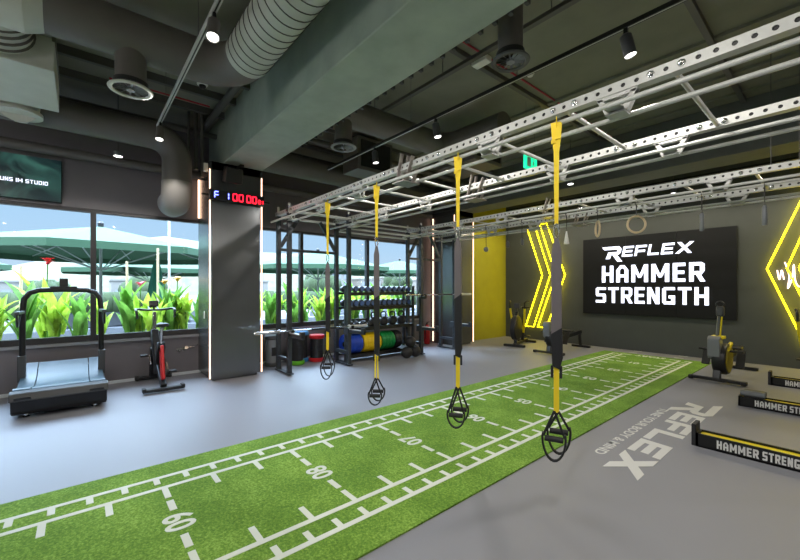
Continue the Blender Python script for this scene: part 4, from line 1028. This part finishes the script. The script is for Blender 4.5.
# thin white poles
for i, (px, Y, h_) in enumerate(((-9.4, .74, 2.05), (-9.4, 1.27, 2.35), (-9.3, 1.46, 2.33), (-9.4, .20, 1.9), (-9.4, -.78, 1.9))):
    tag(MB().cyl((0, 0, -.02), (0, 0, h_+(.9 if i == 2 else 0)), .022, 8).build('slim_pole', M_wood if i != 2 else M_white, loc=(px, Y, 0)), ['pale slim pole outside, behind the spin bike', 'short slim pole outside, left of the tallest one', 'tallest white slim pole outside, beside the column', 'slim pale pole outside, just right of the first window bar', 'slim pale pole outside at the left edge'][i], 'pole', 'slim poles on the terrace')
# parasols
def parasol(x, y, ze, za, r, label, rz=0):
    t = thing('parasol', label, 'parasol', (x, y, -.02), rz, 'green parasols on the terrace')
    m = MB(); n = 8; top = m.b.verts.new((0, 0, za)); rim = []; low = []
    for i in range(n):
        a = 2*PI*i/n+PI/8
        rim.append(m.b.verts.new((r*math.cos(a), r*math.sin(a), ze))); low.append(m.b.verts.new((r*math.cos(a), r*math.sin(a), ze-.18)))
    for i in range(n):
        m.b.faces.new((top, rim[i], rim[(i+1) % n])); m.b.faces.new((rim[i], low[i], low[(i+1) % n], rim[(i+1) % n]))
    o = m.build('canopy', M_par, t, smooth=False)
    MB().cyl((0, 0, 0), (0, 0, za+.02), .04, 10).build('pole', M_parD, t)
    MB().lathe([(.07, za), (.08, za+.10), (.04, za+.16)], n=12).build('finial', M_black, t)
    MB().box((0, 0, .04), (.8, .8, .08)).build('base', M_dgrey, t, smooth=False)
    m = MB()
    for i in range(n):
        a = 2*PI*i/n+PI/8; m.bar((.05*math.cos(a), .05*math.sin(a), ze-.55), (r*.62*math.cos(a), r*.62*math.sin(a), ze+(za-ze)*.36), .02, .03); m.bar((0, 0, za-.03), (r*.99*math.cos(a), r*.99*math.sin(a), ze-.01), .02, .03)
    m.build('ribs', M_parD, t, smooth=False)
parasol(-14.5, .50, 2.62, 3.38, 3.6, 'large pale green parasol in the middle of the left windows', .1)
parasol(-19.5, -5.2, 2.35, 3.1, 3.4, 'pale green parasol half hidden at the far left', .3)
parasol(-21.0, 2.6, 2.35, 3.1, 3.4, 'farther pale green parasol behind the large one', .0)
parasol(-16.5, 8.8, 2.5, 3.3, 3.6, 'pale green parasol seen right of the column through the rig', .2)
parasol(-19.5, 16.5, 2.6, 3.4, 3.6, 'pale green parasol seen above the dumbbell rack', .1)
t = thing('folded_parasol', 'folded dark green parasol beyond the large open one', 'parasol', (-13.2, 1.75, -.02))
MB().lathe([(.05, .9), (.26, 1.0), (.22, 1.5), (.10, 2.2), (.03, 2.35)], n=9).build('canopy', mat('folded_canvas', (40, 110, 86), .8), t, smooth=False); MB().cyl((0, 0, 0), (0, 0, 2.4), .03, 8).build('pole', M_parD, t)
# loungers, tables, hedge
def lounge(x, y, rz, label):
    t = thing('lounge_sofa', label, 'outdoor sofa', (x, y, -.02), rz, 'white lounge sofas outside')
    MB().bb(-.9, .9, -.4, .4, .1, .42).build('seat', M_lounge, t, bevel=.05); MB().bb(-.9, .9, .28, .45, .42, .85).build('backrest', M_lounge, t, bevel=.05)
    for s_ in (-1, 1): MB().bb(s_*.9-.08, s_*.9+.08, -.4, .45, .1, .62).build('armrest', M_lounge, t, bevel=.03)
for i, (x, y, rz, l) in enumerate(((-13.0, -2.6, 1.4, 'white lounge sofa outside at the far left'), (-13.2, .3, 1.6, 'white lounge sofa outside under the large parasol'), (-12.9, 3.4, 1.7, 'white lounge sofa outside beyond the folded parasol'), (-13.4, 8.0, 1.5, 'white lounge sofa outside right of the column'), (-13.4, 11.0, 1.5, 'white lounge sofa outside beyond the dumbbell rack'))): lounge(x, y, rz, l)
def gchair(x, y, rz, label):
    t = thing('garden_chair', label, 'garden chair', (x, y, -.02), rz, 'dark garden chairs outside')
    MB().bb(-.25, .25, -.25, .25, .42, .46).build('seat', M_frame, t, smooth=False); MB().bb(-.25, .25, .22, .26, .46, .95).build('backrest', M_frame, t, smooth=False)
    for a in (-.23, .23):
        for c in (-.23, .23): MB().cyl((a, c, 0), (a, c, .42), .018, 6).build('leg', M_frame, t)
for i, (x, y, rz, l) in enumerate(((-17, -2.2, .4, 'dark garden chair far outside at the left edge'), (-17.5, -.6, 1.9, 'dark garden chair outside left of the first window bar'), (-16.8, 1.2, .9, 'dark garden chair outside behind the first window bar'), (-17.4, 3.0, 2.4, 'dark garden chair outside behind the spin bike'), (-16.9, 4.2, 1.1, 'dark garden chair outside close to the big column'), (-17.6, 10.5, .5, 'dark garden chair outside right of the column'), (-17.2, 13.2, 2.0, 'dark garden chair outside beyond the rack'))): gchair(x, y, rz, l)
def shrub(x, y, r_, h_, label, seed):
    rr = random.Random(seed); t = thing('shrub', label, 'shrub', (x, y, -.02)); m = MB()
    for k in range(9): m.sph((rr.uniform(-r_, r_)*.6, rr.uniform(-r_, r_)*.6, rr.uniform(h_*.4, h_*.8)), r_*rr.uniform(.4, .65), 9, 6)
    m.build('foliage', M_hedge, t); MB().cyl((0, 0, 0), (0, 0, h_*.5), .08, 8).build('trunk', M_wood, t)
for i, (x, y, r_, h_) in enumerate(((-30, -8, 1.6, 2.6), (-31, -1.5, 1.2, 2.0), (-32, 3.5, 1.4, 2.4), (-30, 8.2, 1.5, 2.3), (-33, 18, 1.8, 2.9), (-32, 27, 1.6, 3.0), (-34, 36, 2.0, 3.2))): shrub(x, y, r_, h_, 'round dark shrub beyond the hedge, %s from the left' % ordn(i), i)
def rough_hedge(x0, x1, y0, y1, h, label, seed):
    rr = random.Random(seed); m = MB()
    n = int((y1-y0)/.5)
    for i in range(n):
        y = y0+(i+.5)*(y1-y0)/n
        m.sph(((x0+x1)/2+rr.uniform(-.1, .1), y, h*.45), .55, 10, 7, ((x1-x0)/1.1, 1, (h*.55+rr.uniform(-.06, .1))/.55))
    tag(m.build('hedge', M_hedge), label, 'hedge')
rough_hedge(-27, -25.6, -14, 4.5, 1.35, 'clipped green hedge beyond the terrace on the left', 1)
rough_hedge(-27, -25.6, 9, 44, 1.35, 'clipped green hedge beyond the terrace on the right', 2)
# hills with scattered houses
def hill(pts, x, depth, label, i):
    m = MB(); A = []
    rows = []
    for k in range(6):
        f_ = k/5
        rows.append([m.b.verts.new((x-depth*f_, y, -2+(z+2)*(math.sin(f_*PI/2)**.8)+random.uniform(-.5, .5)*(f_ > 0)*.8)) for y, z in pts])
    for a in range(5):
        for c in range(len(pts)-1): m.b.faces.new((rows[a][c], rows[a][c+1], rows[a+1][c+1], rows[a+1][c]))
    struct(m.build('hills' if i == 0 else 'hills_far', M_hill), label)
hp = [(y, 6+3.0*math.sin(y*.031+.8)+1.5*math.sin(y*.11)+(7 if y > 20 else 7*max(0, (y+20)/40))) for y in range(-60, 231, 8)]
hill(hp, -95, 40, 'dry scrubby hills across the water', 0)
rr = random.Random(3); hs = []
for i, (y, z, w, h_) in enumerate(((52, 3.2, 9, 6), (63, 3.0, 7, 4.5), (72, 3.2, 8, 5), (84, 3.2, 6, 4.5), (95, 3.4, 8, 4.5), (30, 2.6, 7, 3.5), (-8, 1.2, 8, 3), (8, 1.2, 7, 3.4), (-20, 1.2, 9, 2.8), (112, 3.4, 9, 5))):
    t = thing('house', 'distant pale house on the hillside, %s' % ['large one seen just right of the column', 'small one next to the large house', 'second wide one toward the rack', 'narrow one above the dumbbell rack', 'wide one above the dumbbell rack', 'low one close to the column', 'low one behind the first window bar', 'one behind the large parasol pole', 'leftmost low one', 'one near the far end of the windows'][i], 'house', (-90, y, -1.5), 0, 'distant houses')
    MB().bb(-3, 3, -w/2, w/2, 0, h_+1).build('walls', M_house, t, smooth=False)
    m = MB()
    for k in range(int(w//2)):
        for q in range(int(h_//2)): m.bb(3, 3.08, -w/2+.6+k*2, -w/2+1.6+k*2, 1.6+q*2, 2.8+q*2)
    m.build('windows', M_win, t, smooth=False)
    MB().bb(-3.2, 3.2, -w/2-.2, w/2+.2, h_+1, h_+1.3).build('roof', M_house, t, smooth=False)

# ------------------------------------------------------------------ light
w = bpy.data.worlds.new('world'); S.world = w; w.use_nodes = True
nt = w.node_tree; N = nt.nodes; bg = N['Background']
tc = N.new('ShaderNodeTexCoord'); sp = N.new('ShaderNodeSeparateXYZ'); cr = N.new('ShaderNodeValToRGB')
nt.links.new(tc.outputs['Generated'], sp.inputs[0]); nt.links.new(sp.outputs['Z'], cr.inputs['Fac'])
e = cr.color_ramp.elements; e[0].position = 0; e[0].color = (*lin((196, 214, 232)), 1); e[1].position = 1; e[1].color = (*lin((160, 180, 205)), 1)
x = e.new(.10); x.color = (*lin((176, 206, 236)), 1); x = e.new(.30); x.color = (*lin((158, 200, 240)), 1); x = e.new(.45); x.color = (*lin((165, 185, 210)), 1)
nt.links.new(cr.outputs['Color'], bg.inputs['Color']); mr = N.new('ShaderNodeMapRange'); mr.interpolation_type = 'SMOOTHSTEP'
for k_, v_ in (('From Min', .24), ('From Max', .55), ('To Min', .66), ('To Max', 18.5)): mr.inputs[k_].default_value = v_
nt.links.new(sp.outputs['Z'], mr.inputs['Value']); nt.links.new(mr.outputs['Result'], bg.inputs['Strength'])
sd = bpy.data.lights.new('sun', 'SUN'); sd.energy = 2.2; sd.angle = .01; sd.color = (1, .96, .88)
so = bpy.data.objects.new('sun', sd); COL.objects.link(so); so.rotation_euler = Vector((.045, .55, -1.0)).to_track_quat('-Z', 'Y').to_euler()

# ------------------------------------------------------------------ camera
cd = bpy.data.cameras.new('camera'); cd.sensor_width = 36; cd.sensor_fit = 'HORIZONTAL'; cd.lens = 378.689/800*36
cd.shift_x = 0; cd.shift_y = (288.4968-280)/800; cd.clip_start = .05; cd.clip_end = 500
co = bpy.data.objects.new('camera', cd); COL.objects.link(co); co.location = (0, 0, 1.5); co.rotation_euler = (PI/2, 0, .8676)
S.camera = co
S.view_settings.view_transform = 'Standard'; S.view_settings.look = 'None'; S.view_settings.exposure = .9; S.view_settings.gamma = 1; S.view_settings.use_curve_mapping = False
S.cycles.max_bounces = 8; S.cycles.diffuse_bounces = 4; S.cycles.glossy_bounces = 3; S.cycles.transparent_max_bounces = 12; S.cycles.use_denoising = True
